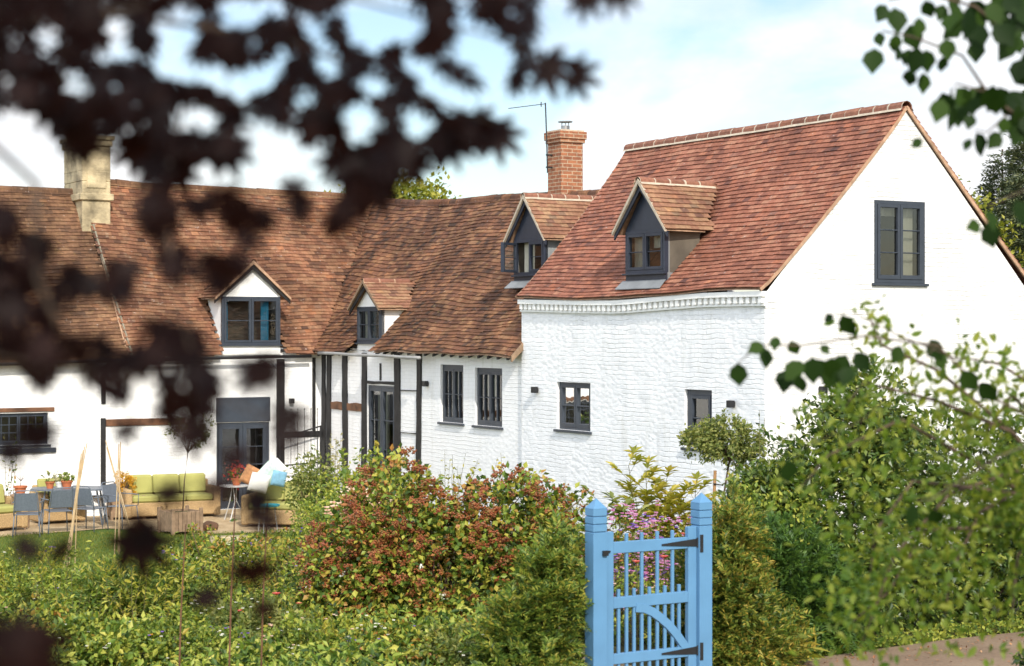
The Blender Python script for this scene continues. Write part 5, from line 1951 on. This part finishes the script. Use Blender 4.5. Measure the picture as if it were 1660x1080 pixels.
# meadow: low planting as individual clumps, with one ground cover mass
Pm = []
n = 90000
Xs = rng.uniform(-9.5, 1.2, n * 2); Ys = 12.5 + 16.0 * rng.random(n * 2) ** 1.25
pxs = Xs / Ys * F + 830
ok = (pxs > -60) & (pxs < 900) & (Ys < 27.5 - .0 * Xs)
ok &= (np.sin(Xs * 6.3 + 1.3 * np.sin(Ys * 4.1)) * np.sin(Ys * 5.2 + Xs * 1.7) + .35 * np.sin(Xs * 17 + Ys * 11)) > rng.uniform(-1.5, .35, len(Xs))
Xs, Ys = Xs[ok][:n], Ys[ok][:n]
hn = np.interp(Ys, [15, 18, 20, 22.5, 26], [1, .85, .6, .28, .15]) * (.30 + .16 * np.sin(Xs * 2.3 + Ys) * np.sin(Ys * 1.7) + .10 * np.sin(Xs * 5.1 - Ys * 3))
Zs = gz(Xs, Ys) + rng.random(len(Xs)) ** .6 * np.clip(hn, .08, .6)
o = leaves('ground_cover', np.stack([Xs, Ys, Zs], -1), .055, M['lf_meadow'], None, T_RH, .5, .6, None, -.2, .75)
tag(o, 'dense low green planting filling the flower border', 'ground cover', kind='stuff')
cl = [(60, 18.5, .65, 'lf_mid', 'tall pale green leafy clump at the far left of the border'), (140, 18.4, .45, 'lf_mid', 'leafy green clump beneath the left bundle of canes'),
      (200, 17.0, .62, 'lf_fern', 'dark green ferny clump in the left border'), (250, 17.4, .7, 'lf_mid', 'bright green broad clump right of the cane wigwam'),
      (340, 19.5, .8, 'lf_vib', 'rounded green bush in the border under the lawn'), (60, 15.4, .5, 'lf_vib', 'leafy clump low in the left corner'),
      (300, 15.2, .5, 'lf_mid', 'olive green clump at the bottom left of the frame'), (420, 16.0, .45, 'lf_lol', 'olive green clump at the bottom of the frame'),
      (520, 15.4, .42, 'lf_mid', 'leafy green clump in front of the berry shrub, leftmost'), (640, 15.2, .40, 'lf_vib', 'dark green clump in front of the berry shrub, central'),
      (760, 15.0, .42, 'lf_lol', 'leafy green clump in front of the berry shrub, rightmost'), (400, 19.5, .7, 'lf_vib', 'green clump behind the poppies in the border'),
      (470, 19.0, .8, 'lf_vib', 'green reddish clump left of the berry shrub'), (150, 15.2, .45, 'lf_mid', 'low green clump near the bottom left corner'),
      (110, 20.5, .25, 'lf_lol', 'loose olive clump before the lawn'), (300, 23, .5, 'lf_mid', 'small white flowered bush before the lawn'), (440, 24, .6, 'lf_vib', 'brownish green clump at the lawn edge')]
for i, (px, Y, h, m, lb) in enumerate(cl):
    r = .42 if Y < 20 else .6
    if m in ('lf_fern',):
        yew('border_plant', lb, 'plant', gp(px, Y), [(0, 0, h * .5, r * 1.0, r, h * .5)], 1300, .10, 'lf_yewg', k=6)
    else:
        t = flower_mound('border_plant', lb, gp(px, Y), [(0, 0, h * .5, r * 1.1, r, h * .62), (.25, 0, h * .4, r * .8, r, h * .5), (-.25, .1, h * .45, r * .7, r, h * .5)], 3800, .055 if i % 2 else .042, m,
                         (((('fl_white', .5), ('fl_viol', .4)), (('fl_white', .7), ('fl_orange', .2)), (('fl_pale', .6), ('fl_white', .3)))[i % 3]), 'plant', nf=80, fs=.016)
for (px, Y, h, n_, m_, lb) in ((90, 17.5, .95, 9, 'lf_mid', 'upright leafy stems at the left of the border'), (120, 16.0, .8, 10, 'lf_mid', 'wispy green stems low at the left corner of the border'), (400, 18.5, .9, 10, 'lf_yell', 'tall wispy yellow green stems beside the salmon poppy'), (265, 17.6, .85, 10, 'lf_mid', 'fine green stems right of the cane wigwam'), (500, 17.6, .75, 9, 'lf_mid', 'fine green stems at the left foot of the berry shrub'), (230, 16.2, .85, 8, 'lf_yell', 'yellow green upright stems under the canes'), (365, 17.5, .95, 9, 'lf_mid', 'upright stems between the canes and the berry shrub'),
                             (455, 16.5, .85, 8, 'lf_vib', 'wild upright stems left of the berry shrub'), (30, 18.5, .8, 8, 'lf_yell', 'tall yellow green stems by the left edge'), (320, 20, .7, 8, 'lf_mid', 'wispy stems before the lawn'),
                             (560, 15.6, .5, 8, 'lf_yell', 'short yellow green stems low before the berry shrub'), (700, 15.4, .5, 8, 'lf_mid', 'short leafy stems low before the berry shrub, to the right'), (160, 19.5, .45, 7, 'lf_vib', 'green stems just before the lawn at the left')):
    whips('wild_plant', lb, gp(px, Y), n_ + 5, h, .5, m_, .055, 24, 'plant', .38, .004)
# tall dried stems in the near border
for (px, pt_, Y, lb) in ((376, 800, 14.0, 'thin dark red stem rising from the border, middle of three'), (428, 815, 14.2, 'thin dark red stem rising from the border, rightmost of three'), (295, 850, 14.1, 'thin dark red stem rising from the border, leftmost of three')):
    b0 = gp(px - 6, Y); tp_ = PX(px + 6, pt_, Y)
    t = thing('flower_stem', lb, 'plant stem', b0)
    b = MB(); h = tp_.z - b0.z
    b.tube([(0, 0, 0), (.02, 0, h * .5), (tp_.x - b0.x, 0, h)], [.008, .007, .004], 6); b.build('stem', M['oak'], t)
    P = np.array([(.02, 0, h * f) for f in np.linspace(.2, .95, 9)]) + rng.normal(size=(9, 3)) * .01
    leaves('leaves', P, .06, M['lf_vib'], t, T_OV, .4)
# grass blades on the lawn
n = 52000
Xs = rng.uniform(-12, -2.6, n); Ys = rng.uniform(24, 36, n)
far = np.interp(Xs, [-16, -10.2, -7.9, -6, -3], [34, 35, 37, 36, 36.5]) - .05
ok = Ys < far
P = np.stack([Xs, Ys, gz(Xs, Ys) + .01], -1)[ok]
D = rng.normal(size=P.shape) * .35; D[:, 2] = 1
V, Fc = leaf_geo(P, D, rng.normal(size=P.shape), .05, .012, T_RH)
M['blade'] = m_leaf('grass_blades', G((.05, .09, .012), (.10, .15, .022), (.17, .20, .045)), .4)
tag(np_mesh('grass', V, Fc, M['blade']), 'short mown lawn grass before the patio', 'grass', kind='stuff')
# grass and leaf litter along the path
n = 9000
s = rng.uniform(1.2, 9, n); bk = rng.uniform(-2.6, -1.28, n)
P = np.stack([.65 + c_ * s - s_ * bk, 14.5 + s_ * s + c_ * bk], -1)
P = np.concatenate([P, gz(P[:, 0], P[:, 1])[:, None]], 1)
D = rng.normal(size=P.shape) * .4; D[:, 2] = 1
V, Fc = leaf_geo(P, D, rng.normal(size=P.shape), .08, .01, T_RH)
tag(np_mesh('grass', V, Fc, M['blade']), 'rough grass along the near side of the path', 'grass', kind='stuff')
n = 5000
s = rng.uniform(1.3, 9, n); bk = np.interp(s, [1.1, 2, 4.2, 14], [-.1, .32, .52, .64]) + np.abs(rng.normal(0, .13, n)) - .02
P = np.stack([.65 + c_ * s - s_ * bk, 14.5 + s_ * s + c_ * bk], -1)
P = np.concatenate([P, (gz(P[:, 0], P[:, 1]) + rng.random(n) * .13)[:, None]], 1)
tag(leaves('ground_cover', P, .045, M['lf_mid'], None, T_RH, .6), 'low weeds along the foot of the hedge', 'weeds', kind='stuff')


n = 700
s = rng.uniform(1.3, 9, n); bk = rng.uniform(-1.3, .3, n) ; bk = np.where(rng.random(n) < .5, .25 - np.abs(rng.normal(0, .2, n)), bk)
P = np.stack([.65 + c_ * s - s_ * bk, 14.5 + s_ * s + c_ * bk], -1)
P = np.concatenate([P, (gz(P[:, 0], P[:, 1]) + .026)[:, None]], 1)
M['litter'] = m_leaf('dry_leaves', G((.10, .05, .02), (.22, .12, .05), (.30, .22, .10)), .1)
tag(leaves('leaf_litter', P, .03, M['litter'], None, T_RH, .7, 3.0), 'dry fallen leaves and bits on the path', 'leaf litter', kind='stuff')


# ------------------------------------------------------------------ background trees
def broad_tree(name, label, base, h, lobes, n, ls, m):
    t = thing(name, label, 'tree', base)
    b = MB()
    b.tube([(0, 0, 0), (.1, 0, h * .4), (0, .1, h * .75)], [.28, .2, .1], 9)
    P, D, C = blob_points(n, lobes, .35, nclump=n // 25, shell=.7)
    for i in rng.choice(len(C), 14, replace=False):
        b.tube([(0, 0, h * .45), tuple(Vector(C[i]) * .6 + Vector((0, 0, h * .2))), C[i]], [.10, .06, .02], 5)
    b.build('trunk', M['bark'], t, smooth=True)
    leaves('crown', P, ls, M[m], t, T_RH, .6, .5, D, .3)
    return t


bX = (650 - 830) / F * 60
broad_tree('broadleaf_tree', 'yellow green tree top showing above the middle of the roof ridge', (bX - .3, 60, .15), 8.6, [(0, 0, 6.9, 1.9, 1.8, 1.7), (-1.2, 0, 6.7, 1.1, 1.2, 1.3), (1.0, 0, 7.0, .8, 1, 1.25), (.1, 0, 7.9, .7, .8, .8), (-1.8, 0, 7.0, .7, .8, 1.1), (1.5, 0, 7.3, .5, .6, 1.1)], 11000, .19, 'lf_bg')
broad_tree('broadleaf_tree', 'small yellow green tree just beyond the right roof edge', ((1552 - 830) / F * 46, 46, 0), 7.4, [(0, 0, 6.2, .85, .8, 1.3), (.5, 0, 5.2, .9, .9, 1.4), (-.2, 0, 6.9, .4, .4, .5)], 4500, .14, 'lf_bg')


def conifer(label, base, h, r, n):
    t = thing('conifer_tree', label, 'tree', base, 0, 'dark conifers beyond the cottage')
    b = MB(); b.tube([(0, 0, 0), (0, 0, h * .97)], [.22, .02], 8)
    f = 1 - rng.random(n) ** .62 * .85
    a = rng.uniform(0, 2 * PI, n)
    tier = np.floor(f * 16) / 16
    rr = r * (1 - f) * (.75 + .35 * np.sin(tier * 91.7 + a * 3) ** 2) * rng.uniform(.45, 1.05, n) + .05
    P = np.stack([rr * np.cos(a), rr * np.sin(a), f * h - .18 * rr], -1)
    D = np.stack([np.cos(a), np.sin(a), np.full(n, .05)], -1) + rng.normal(size=(n, 3)) * .3
    for i in range(0, n, max(1, n // 60)):
        b.tube([(0, 0, P[i, 2] + .1), tuple(P[i])], [.03, .008], 4)
    b.build('trunk', M['bark'], t)
    V, Fc = sprays(P, D, .34 * (1 + .3 * rng.uniform(-1, 1, n)), 4, .05, curve=.1)
    np_mesh('crown', V, Fc, M['lf_con'], t)
    return t


conifer('smaller blue green conifer beyond the gable, nearest the roof', ((1625 - 830) / F * 50, 50, 0), 8.7, 2.6, 5200)
conifer('taller dark conifer cut by the right edge of the frame', ((1688 - 830) / F * 47, 47, 0), 10.3, 3.0, 6000)
conifer('broad dark conifer rising low behind the gable roof', ((1590 - 830) / F * 53, 53, 0), 7.6, 2.4, 3500)

# ------------------------------------------------------------------ foreground birch, right
def birch_leafset(tree, name, pts, ls, m):
    """pts: (px, py, Y, direction angle deg in view (0 down, + to right), scale)"""
    P, D, N, Ls = [], [], [], []
    for (px, py, Y, an, sc) in pts:
        a = math.radians(an)
        P.append(tuple(PX(px, py, Y))); D.append((math.sin(a), rng.normal() * .35, -math.cos(a)))
        N.append((rng.normal() * .5, -1, rng.normal() * .4)); Ls.append(ls * sc)
    V, Fc = leaf_geo(np.array(P), np.array(D), np.array(N), np.array(Ls), np.array(Ls) * .74, T_OV)
    np_mesh(name, V, Fc, M[m], tree, smooth=True)


bt = thing('birch_tree', 'out of focus birch twigs with dark heart shaped leaves hanging at the right', 'tree', (3.4, 6.0, float(gz(3.4, 6))))
bt_o = Vector(bt.location)
def lc(p): return tuple(Vector(p) - bt_o)
class _T: pass
pts = []
# upper right cluster
for (x, y, an, sc) in ((1450, 12, 10, 1), (1436, 8, -25, .8), (1452, 55, 5, .7), (1418, 78, -8, 1.0), (1424, 52, 20, .6), (1490, 28, 0, .7), (1452, 68, 0, .9), (1487, 75, -12, 1.0), (1500, 80, 12, .9),
                       (1478, 112, -10, .7), (1496, 118, 5, .8), (1528, 92, 0, .6), (1534, 62, 10, .8), (1545, 20, -20, .9), (1570, 10, 5, 1.2), (1582, 38, 10, 1.0), (1560, 24, -10, .9), (1608, 14, -8, .9), (1612, 38, 30, 1.1),
                       (1584, 66, 0, .9), (1590, 140, -25, 1.1), (1610, 138, 15, 1.2), (1622, 145, -30, .9), (1540, 140, 0, .6), (1528, 160, -20, .9), (1544, 158, 10, 1.3), (1582, 215, 8, 1.0), (1575, 225, -40, .5), (1622, 215, -30, .8), (1630, 190, -10, .6), (1575, 185, -20, .6),
                       (1495, 225, -50, .5), (1652, 60, -30, 1.1), (1655, 100, 10, .9), (1650, 170, 0, .8), (1600, 5, 40, .9), (1625, 0, 60, .9), (1500, 0, 20, .7), (1645, 30, 100, .9), (1590, 365, -70, .7), (1600, 360, 20, 1.0)):
    pts.append((x, y, 5.0 + .3 * rng.normal() * .5, an, sc))
# middle right twig against the white wall
for (x, y, an, sc) in ((1196, 588, 0, .95), (1238, 558, -50, .7), (1238, 562, 10, .9), (1258, 545, -10, .6), (1282, 552, 25, .7), (1272, 600, -5, 1.0), (1300, 585, -40, 1.0), (1310, 583, 0, 1.1), (1325, 582, 20, 1.1), (1342, 590, 10, 1.1), (1330, 560, 45, .5),
                       (1372, 575, -30, 1.0), (1385, 572, 30, .9), (1378, 590, 0, .8), (1365, 510, 40, 1.0), (1352, 512, -60, .5), (1460, 560, -20, .8), (1508, 550, 30, 1.0), (1520, 570, 10, .8), (1560, 600, 30, 1.0), (1590, 620, 40, 1.0)):
    pts.append((x, y, 5.4 + .1 * rng.normal(), an, sc))
pts += [(1275, 745, 5.1, 10, 1.0), (1480, 815, 4.4, 0, .8), (1510, 825, 4.4, 40, .8), (1645, 325, 4.6, 20, .9), (1600, 340, 4.6, 10, .8)]
for (cx_, cy_, rx_, ry_, n_) in ((1590, 25, 70, 35, 16), (1625, 155, 35, 30, 8), (1650, 90, 20, 60, 8), (1540, 150, 14, 22, 3), (1340, 585, 50, 14, 5), (1480, 70, 25, 35, 3), (1655, 200, 12, 30, 4)):
    for _ in range(n_): pts.append((cx_ + rng.normal() * rx_ * .6, cy_ + rng.normal() * ry_ * .6, 5.1, rng.uniform(-45, 45), rng.uniform(.6, 1.1)))
P, D, N, Ls = [], [], [], []
for (px, py, Y, an, sc) in pts:
    a = math.radians(an + rng.normal() * 6)
    P.append(lc(PX(px, py, Y))); D.append((math.sin(a), rng.normal() * .35, -math.cos(a))); N.append((rng.normal() * .5, -1, rng.normal() * .4)); Ls.append(.076 * sc)
V, Fc = leaf_geo(np.array(P), np.array(D), np.array(N), np.array(Ls), np.array(Ls) * .86, T_OV)
np_mesh('foliage', V, Fc, M['lf_birch'], bt, smooth=True)
b = MB()
def pxline(l, r, b=b):
    b.tube([lc(PX(*q)) for q in l], np.linspace(r, r * .35, len(l)).tolist(), 5)
pxline([(1720, 260, 5.2), (1650, 190, 5.1), (1600, 150, 5), (1560, 90, 5), (1480, 60, 5), (1430, 50, 5)], .006)
pxline([(1720, 120, 5.2), (1640, 60, 5.1), (1580, 10, 5), (1500, -10, 5), (1440, 0, 5)], .006)
pxline([(1640, 180, 5.1), (1600, 215, 5), (1580, 210, 5)], .003)
pxline([(1600, 150, 5.0), (1550, 135, 5), (1540, 155, 5)], .003)
pxline([(1720, 700, 5.6), (1600, 640, 5.5), (1520, 560, 5.4), (1400, 545, 5.4), (1300, 560, 5.4), (1230, 560, 5.4), (1195, 590, 5.4)], .0045)
pxline([(1720, 260, 5.2), (1680, 300, 4.8), (1600, 335, 4.6)], .003)
pxline([(1720, 700, 5.6), (1620, 740, 4.8), (1510, 810, 4.4), (1480, 810, 4.4)], .003)
pxline([(1520, 560, 5.4), (1400, 680, 5.2), (1275, 740, 5.1)], .0015)
pxline([(1560, 585, 5.5), (1460, 545, 5.4), (1380, 505, 5.4), (1350, 512, 5.4)], .003)
pxline([(1850, 1600, 6.0), (1845, 1200, 6.0), (1830, 900, 6.0), (1800, 500, 5.6), (1720, 260, 5.2)], .045)
pxline([(1830, 900, 6.0), (1825, 500, 5.7), (1790, 250, 5.4), (1720, 120, 5.2)], .02)
pxline([(1830, 900, 6.0), (1780, 780, 5.8), (1720, 700, 5.6)], .014)
b.build('branches', M['bark'], bt, smooth=True)

# near arching shrub, right (light green, out of focus)
nb = thing('arching_shrub', 'blurred light green arching shrub leaning in from the right', 'shrub', (2.3, 6.4, float(gz(2.3, 6.4))))
no = Vector(nb.location)
b = MB(); PP, DD = [], []
arcs = [[(1800, 900, 6.64), (1640, 700, 6.56), (1520, 600, 6.48), (1430, 560, 6.40), (1405, 505, 6.40)],
        [(1800, 900, 6.64), (1600, 760, 6.56), (1460, 680, 6.40), (1340, 740, 6.32), (1300, 790, 6.32)],
        [(1800, 900, 6.64), (1660, 760, 6.56), (1540, 800, 6.40), (1450, 900, 6.32), (1395, 1050, 6.24)],
        [(1800, 900, 6.64), (1680, 780, 6.56), (1590, 830, 6.40), (1540, 930, 6.32), (1530, 1020, 6.32)],
        [(1800, 900, 6.64), (1700, 640, 6.64), (1620, 590, 6.56), (1560, 580, 6.48)],
        [(1800, 900, 6.64), (1640, 700, 6.56), (1520, 650, 6.40), (1400, 620, 6.40), (1370, 660, 6.40)],
        [(1800, 900, 6.64), (1700, 820, 6.48), (1650, 900, 6.40), (1640, 1000, 6.32)],
        [(1800, 900, 6.64), (1650, 800, 6.48), (1480, 780, 6.40), (1420, 860, 6.32), (1410, 940, 6.32)],
        [(1800, 900, 6.64), (1700, 700, 6.64), (1640, 640, 6.56), (1600, 700, 6.48)],
        [(1800, 900, 6.64), (1660, 850, 6.48), (1500, 860, 6.40), (1440, 960, 6.32), (1380, 1010, 6.24)]]
for k, arc in enumerate(arcs):
    q = [Vector(PX(*p)) - no for p in arc]
    b.tube(q, np.linspace(.010, .003, len(q)).tolist(), 5)
    for i in range(len(q) - 1):
        m_ = 60 if k in (0, 4, 5, 8) else 130
        for j in range(m_):
            f = rng.random()
            p = q[i].lerp(q[i + 1], f)
            sp = .045 if k in (0, 4, 5, 8) else .09
            p = p + Vector((rng.normal() * sp, rng.normal() * .12, rng.normal() * sp))
            PP.append(tuple(p)); DD.append((rng.normal() * .6, rng.normal() * .6, rng.normal() * .6 - .2))
b.tube([Vector(PX(1800, 900, 6.64)) - no, (0.2, 0, .8), (0, 0, 0)], [.02, .03, .04], 7)
b.build('branches', M['bark'], nb, smooth=True)
leaves('foliage', np.array(PP), .040, M['lf_near'], nb, T_OV, .5, .5, np.array(DD), .1)
# small dark bush at lower right corner
shrub('corner_bush', 'dark bush at the bottom right corner beside the path', 'shrub', gp(1700, 12.5), [(0, 0, .35, .28, .3, .55)], 1400, .05, 'lf_dark', .06)

# ------------------------------------------------------------------ foreground maple, left
mt = thing('maple_tree', 'out of focus purple leaved maple overhanging the left of the view', 'tree', (-1.9, 1.6, float(gz(-1.9, 1.6))))
mo = Vector(mt.location)
holes = [(80, 59, 24), (120, 135, 22), (193, 48, 30), (288, 48, 44), (167, 82, 22), (218, 88, 24), (275, 100, 34), (303, 115, 24), (352, 118, 30), (388, 140, 32), (425, 122, 30), (448, 92, 22), (407, 70, 20),
         (370, 25, 28), (407, 18, 30), (444, 11, 24), (515, 40, 26), (530, 96, 28), (485, 160, 20), (322, 200, 42), (37, 230, 60), (60, 275, 60), (218, 238, 36), (237, 270, 34), (407, 207, 34), (463, 222, 28), (445, 275, 60), (520, 275, 55),
         (333, 275, 26), (375, 297, 24), (600, 33, 60), (650, 27, 50), (753, 6, 26), (708, 81, 22), (671, 102, 28), (701, 133, 30), (608, 136, 27), (770, 70, 50), (795, 100, 50), (747, 157, 36), (587, 196, 36), (675, 196, 34), (765, 217, 30),
         (662, 241, 20), (801, 175, 46), (693, 290, 28), (569, 265, 20), (140, 300, 40), (860, 190, 30),
         (20, 640, 48), (115, 610, 26), (70, 660, 22), (235, 640, 26), (245, 690, 28), (370, 600, 26), (385, 660, 26), (130, 690, 60), (210, 720, 50), (0, 690, 40)]
HH = np.array(holes, float)


def outline(x):
    return np.interp(x, [-80, 0, 100, 180, 240, 300, 380, 440, 500, 560, 620, 680, 720, 780, 840, 880], [200, 190, 215, 235, 300, 270, 270, 255, 250, 300, 300, 270, 250, 225, 130, 60])


leafs = []
LOB = [(math.radians(q_), l_) for q_, l_ in ((0, 1), (38, .92), (-38, .92), (78, .72), (-78, .72), (122, .42), (-122, .42))]
GS = 10.0


def fill(want, avoid, x0, x1, y0, y1, dr, size, stop, nmax, pen=2.2, need=1):
    """greedy growth of overlapping leaves; want/avoid are boolean functions of photo position"""
    gx = np.arange(x0, x1, GS); gy = np.arange(y0, y1, GS)
    GX, GY = np.meshgrid(gx, gy)
    W_ = want(GX, GY); A_ = avoid(GX, GY)
    W_ &= ~A_
    cov = np.zeros(W_.shape, int)
    n = 0
    fr = np.array([.12, .3, .5, .7, .88])
    while n < nmax:
        todo = np.argwhere(W_ & (cov < need))
        if len(todo) < (1 - stop) * W_.sum(): break
        iy, ix = todo[rng.integers(len(todo))]
        best = None
        for _ in range(26):
            dep = rng.uniform(*dr); s1 = rng.uniform(.75, 1.15); R_ = size * s1 / dep * F
            an = rng.uniform(-75, 75)
            x = gx[ix] + rng.uniform(-.6, .6) * R_; y = gy[iy] - rng.uniform(-.2, .8) * R_
            th_ = np.repeat([math.radians(an) + l_[0] for l_ in LOB], 5)
            rr_ = np.tile(fr, 7) * R_ * np.repeat([l_[1] for l_ in LOB], 5)
            qx = x + np.sin(th_) * rr_; qy = y + np.cos(th_) * rr_
            jx = np.round((qx - x0) / GS).astype(int); jy = np.round((qy - y0) / GS).astype(int)
            ok = (jx >= 0) & (jx < len(gx)) & (jy >= 0) & (jy < len(gy))
            jx, jy = jx[ok], jy[ok]
            sc = (W_[jy, jx] & (cov[jy, jx] < need)).sum() - pen * A_[jy, jx].sum() - .6 * (~W_[jy, jx] & ~A_[jy, jx]).sum()
            if best is None or sc > best[0]: best = (sc, x, y, dep, an, s1, jx, jy)
        sc, x, y, dep, an, s1, jx, jy = best
        leafs.append((x, y, dep, an, s1 * size / .044)); n += 1
        cov[jy, jx] += 1
    print('filled', n)


def inside(lst, k=1.0):
    H_ = np.array(lst, float)
    return lambda x, y: (((x[..., None] - H_[:, 0]) ** 2 + (y[..., None] - H_[:, 1]) ** 2) < (H_[:, 2] * k) ** 2).any(-1)


n_fill0 = len(leafs)
fill(lambda x, y: y < outline(x) - 6, inside(holes, .80), -60, 880, -60, 330, (1.9, 2.5), .030, .96, 900, 2.0, 2)
n_edge0 = len(leafs)
for _ in range(34):
    x = rng.uniform(60, 800); y = float(outline(x)) - rng.uniform(15, 60)
    if inside([h for h in holes if h[1] < 330], .8)(np.array(x), np.array(y + 30)) and rng.random() < .7: continue
    leafs.append((x, y, rng.uniform(1.9, 2.4), rng.uniform(-28, 40), rng.uniform(.75, 1.05)))
n_edge1 = len(leafs)
fill(lambda x, y: (y < outline(x) - 20) & (x < 760 - .4 * y), inside(holes, .88), -60, 880, -60, 330, (1.7, 2.2), .030, .93, 430, 2.2)
darks = [(12, 358, 24), (255, 345, 42), (389, 347, 36), (420, 358, 26), (323, 331, 22), (545, 358, 26), (58, 409, 35), (117, 455, 35), (105, 471, 30), (187, 471, 30), (194, 440, 26), (280, 428, 30), (350, 436, 36), (381, 436, 30),
         (23, 518, 60), (58, 541, 50), (50, 494, 50), (23, 553, 45), (268, 541, 30), (303, 553, 30), (249, 580, 35), (117, 572, 35), (163, 568, 30), (58, 603, 40), (50, 642, 28), (148, 611, 28), (202, 596, 35), (218, 630, 26), (272, 596, 32), (319, 607, 34),
         (323, 638, 30), (331, 665, 26), (397, 607, 26), (420, 596, 24), (412, 622, 24), (249, 661, 16), (272, 673, 14), (467, 681, 24), (-10, 440, 40), (570, 330, 26), (480, 330, 18), (360, 600, 26), (90, 600, 24)]
fill(inside(darks, 1.0), inside([h for h in holes if h[1] > 560], .8), -60, 620, 320, 720, (1.6, 2.1), .032, .90, 420, 1.3, 2)
n_fill1 = len(leafs)
for (x, y, Y, an, sc) in ((222, 868, 1.9, 5, 1.25), (240, 850, 1.9, -40, .8), (270, 790, 1.8, 20, .6), (408, 915, 1.8, 0, .9), (50, 880, 1.9, -30, .6), (95, 885, 1.9, 30, .5), (10, 1010, 1.2, 0, 1.0), (40, 1050, 1.3, 20, 1.0), (-10, 1070, 1.3, 0, 1.1),
                          (410, 800, 1.6, 30, .6), (435, 830, 1.7, -20, .6), (350, 780, 1.5, 10, .5), (380, 730, 1.6, 0, .55), (310, 690, 1.7, 10, .8), (200, 690, 1.8, 30, .5), (60, 690, 1.9, 0, .8), (20, 720, 1.8, -20, .7),
                          (880, 105, 2.3, 60, 1.1), (925, 120, 2.3, 70, .9), (950, -10, 2.3, -10, .8), (1000, -15, 2.3, 20, .8), (720, 215, 2.2, 20, 1.0), (640, 240, 2.2, 0, 1.1), (590, 280, 2.1, 0, 1.1), (800, 215, 2.3, 55, 1.0), (770, 190, 2.3, 40, .8), (610, 300, 2.2, -20, .9), (735, 235, 2.2, 10, .8),
                          (545, 250, 2.2, 10, .9), (265, 250, 2.2, 0, 1.1), (285, 270, 2.3, 20, .9), (130, 205, 2.0, 0, 1.2), (120, 225, 2.2, -20, .9), (330, 960, 1.9, 20, .6), (425, 980, 2.0, 10, .5)):
    leafs.append((x, y, Y, an, sc))
P, D, N, Ls = [], [], [], []
for (px, py, Y, an, sc) in leafs:
    a = math.radians(an)
    P.append(tuple(Vector(PX(px, py, Y)) - mo)); D.append((math.sin(a), rng.normal() * .3, -math.cos(a)))
    N.append((rng.normal() * .45, -1, .3 + rng.normal() * .4)); Ls.append(.046 * sc)
# crown above and behind the camera (towards the sun) so the tree is whole and shades its own leaves
sh = np.array([hx, hy]) 
nC = 2600
q = rng.normal(size=(nC, 3)) * np.array([.75, .75, .45])
ctr = np.array([-.5, 1.9, CH]) + np.array([sun_dir.x, sun_dir.y, sun_dir.z]) * 1.9
P2 = ctr + q
# keep the crown clear of the view cone and of the lens
inview = (P2[:, 1] > .1) & (np.abs(P2[:, 0] / np.maximum(P2[:, 1], .1)) < .42) & (np.abs(P2[:, 2] - CH) / np.maximum(P2[:, 1], .1) < .32)
near = np.linalg.norm(P2 - np.array([0, 0, CH]), axis=1) < .35
P2 = P2[~inview & ~near]
for p in P2:
    P.append(tuple(p - np.array(mo))); D.append((rng.normal(), rng.normal(), -.6)); N.append((rng.normal() * .5, rng.normal() * .5, 1)); Ls.append(.05)
P, D, N, Ls = np.array(P), np.array(D), np.array(N), np.array(Ls)
wide = np.zeros(len(P), bool); wide[n_edge0:n_edge1] = True; wide[n_fill1:len(leafs)] = True
N[wide] = N[wide] * np.array([.5, 1, .6]); Ls = Ls * np.where(wide, 1.05, 1)
V, Fc = leaf_geo(P[~wide], D[~wide], N[~wide], Ls[~wide], Ls[~wide], T_MA)
V2, Fc2 = leaf_geo(P[wide], D[wide], N[wide], Ls[wide], Ls[wide], T_MB)
V, Fc = np.concatenate([V, V2]), np.concatenate([Fc, Fc2 + len(V)])
np_mesh('foliage', V, Fc, M['lf_maple'], mt)
b = MB()
def ml(l, r0, r1=None):
    b.tube([tuple(Vector(PX(*q)) - mo) for q in l], np.linspace(r0, r1 or r0 * .3, len(l)).tolist(), 6)
ml([(-700, 300, 2.1), (-200, 60, 2.1), (150, 20, 2.1), (450, 60, 2.1), (650, 140, 2.2), (800, 200, 2.3)], .006, .001)
ml([(-200, 60, 2.1), (100, 130, 2.0), (300, 170, 2.1), (500, 200, 2.2), (600, 260, 2.2)], .003, .001)
ml([(150, 20, 2.1), (500, -20, 2.2), (800, 60, 2.3), (900, 110, 2.3)], .003, .001)
ml([(-700, 500, 1.7), (-100, 560, 1.7), (100, 600, 1.7), (300, 620, 1.8), (460, 690, 1.8)], .003, .001)
ml([(-200, 60, 2.1), (60, 300, 1.9), (60, 450, 1.7), (110, 560, 1.7)], .004, .002)
ml([(300, 170, 2.1), (260, 320, 2.0), (290, 480, 1.8), (320, 620, 1.8), (310, 700, 1.8)], .0025, .001)
b.build('branches', M['bark'], mt, smooth=True)
b = MB()
tr = Vector(PX(-700, 300, 2.1)) - mo
b.tube([(0, 0, -.2), (.05, 0, 1.0), tuple(tr), tuple(tr + Vector((.2, -.4, .8)))], [.09, .075, .05, .03], 10)
b.tube([tuple(tr), tuple(Vector(ctr) - mo)], [.03, .012], 8)
b.tube([(.05, 0, 1.0), tuple(Vector(PX(-700, 500, 1.7)) - mo)], [.04, .02], 8)
b.build('trunk', M['bark'], mt, smooth=True)
print('leaf count', len(leafs), 'objects', len(bpy.data.objects))
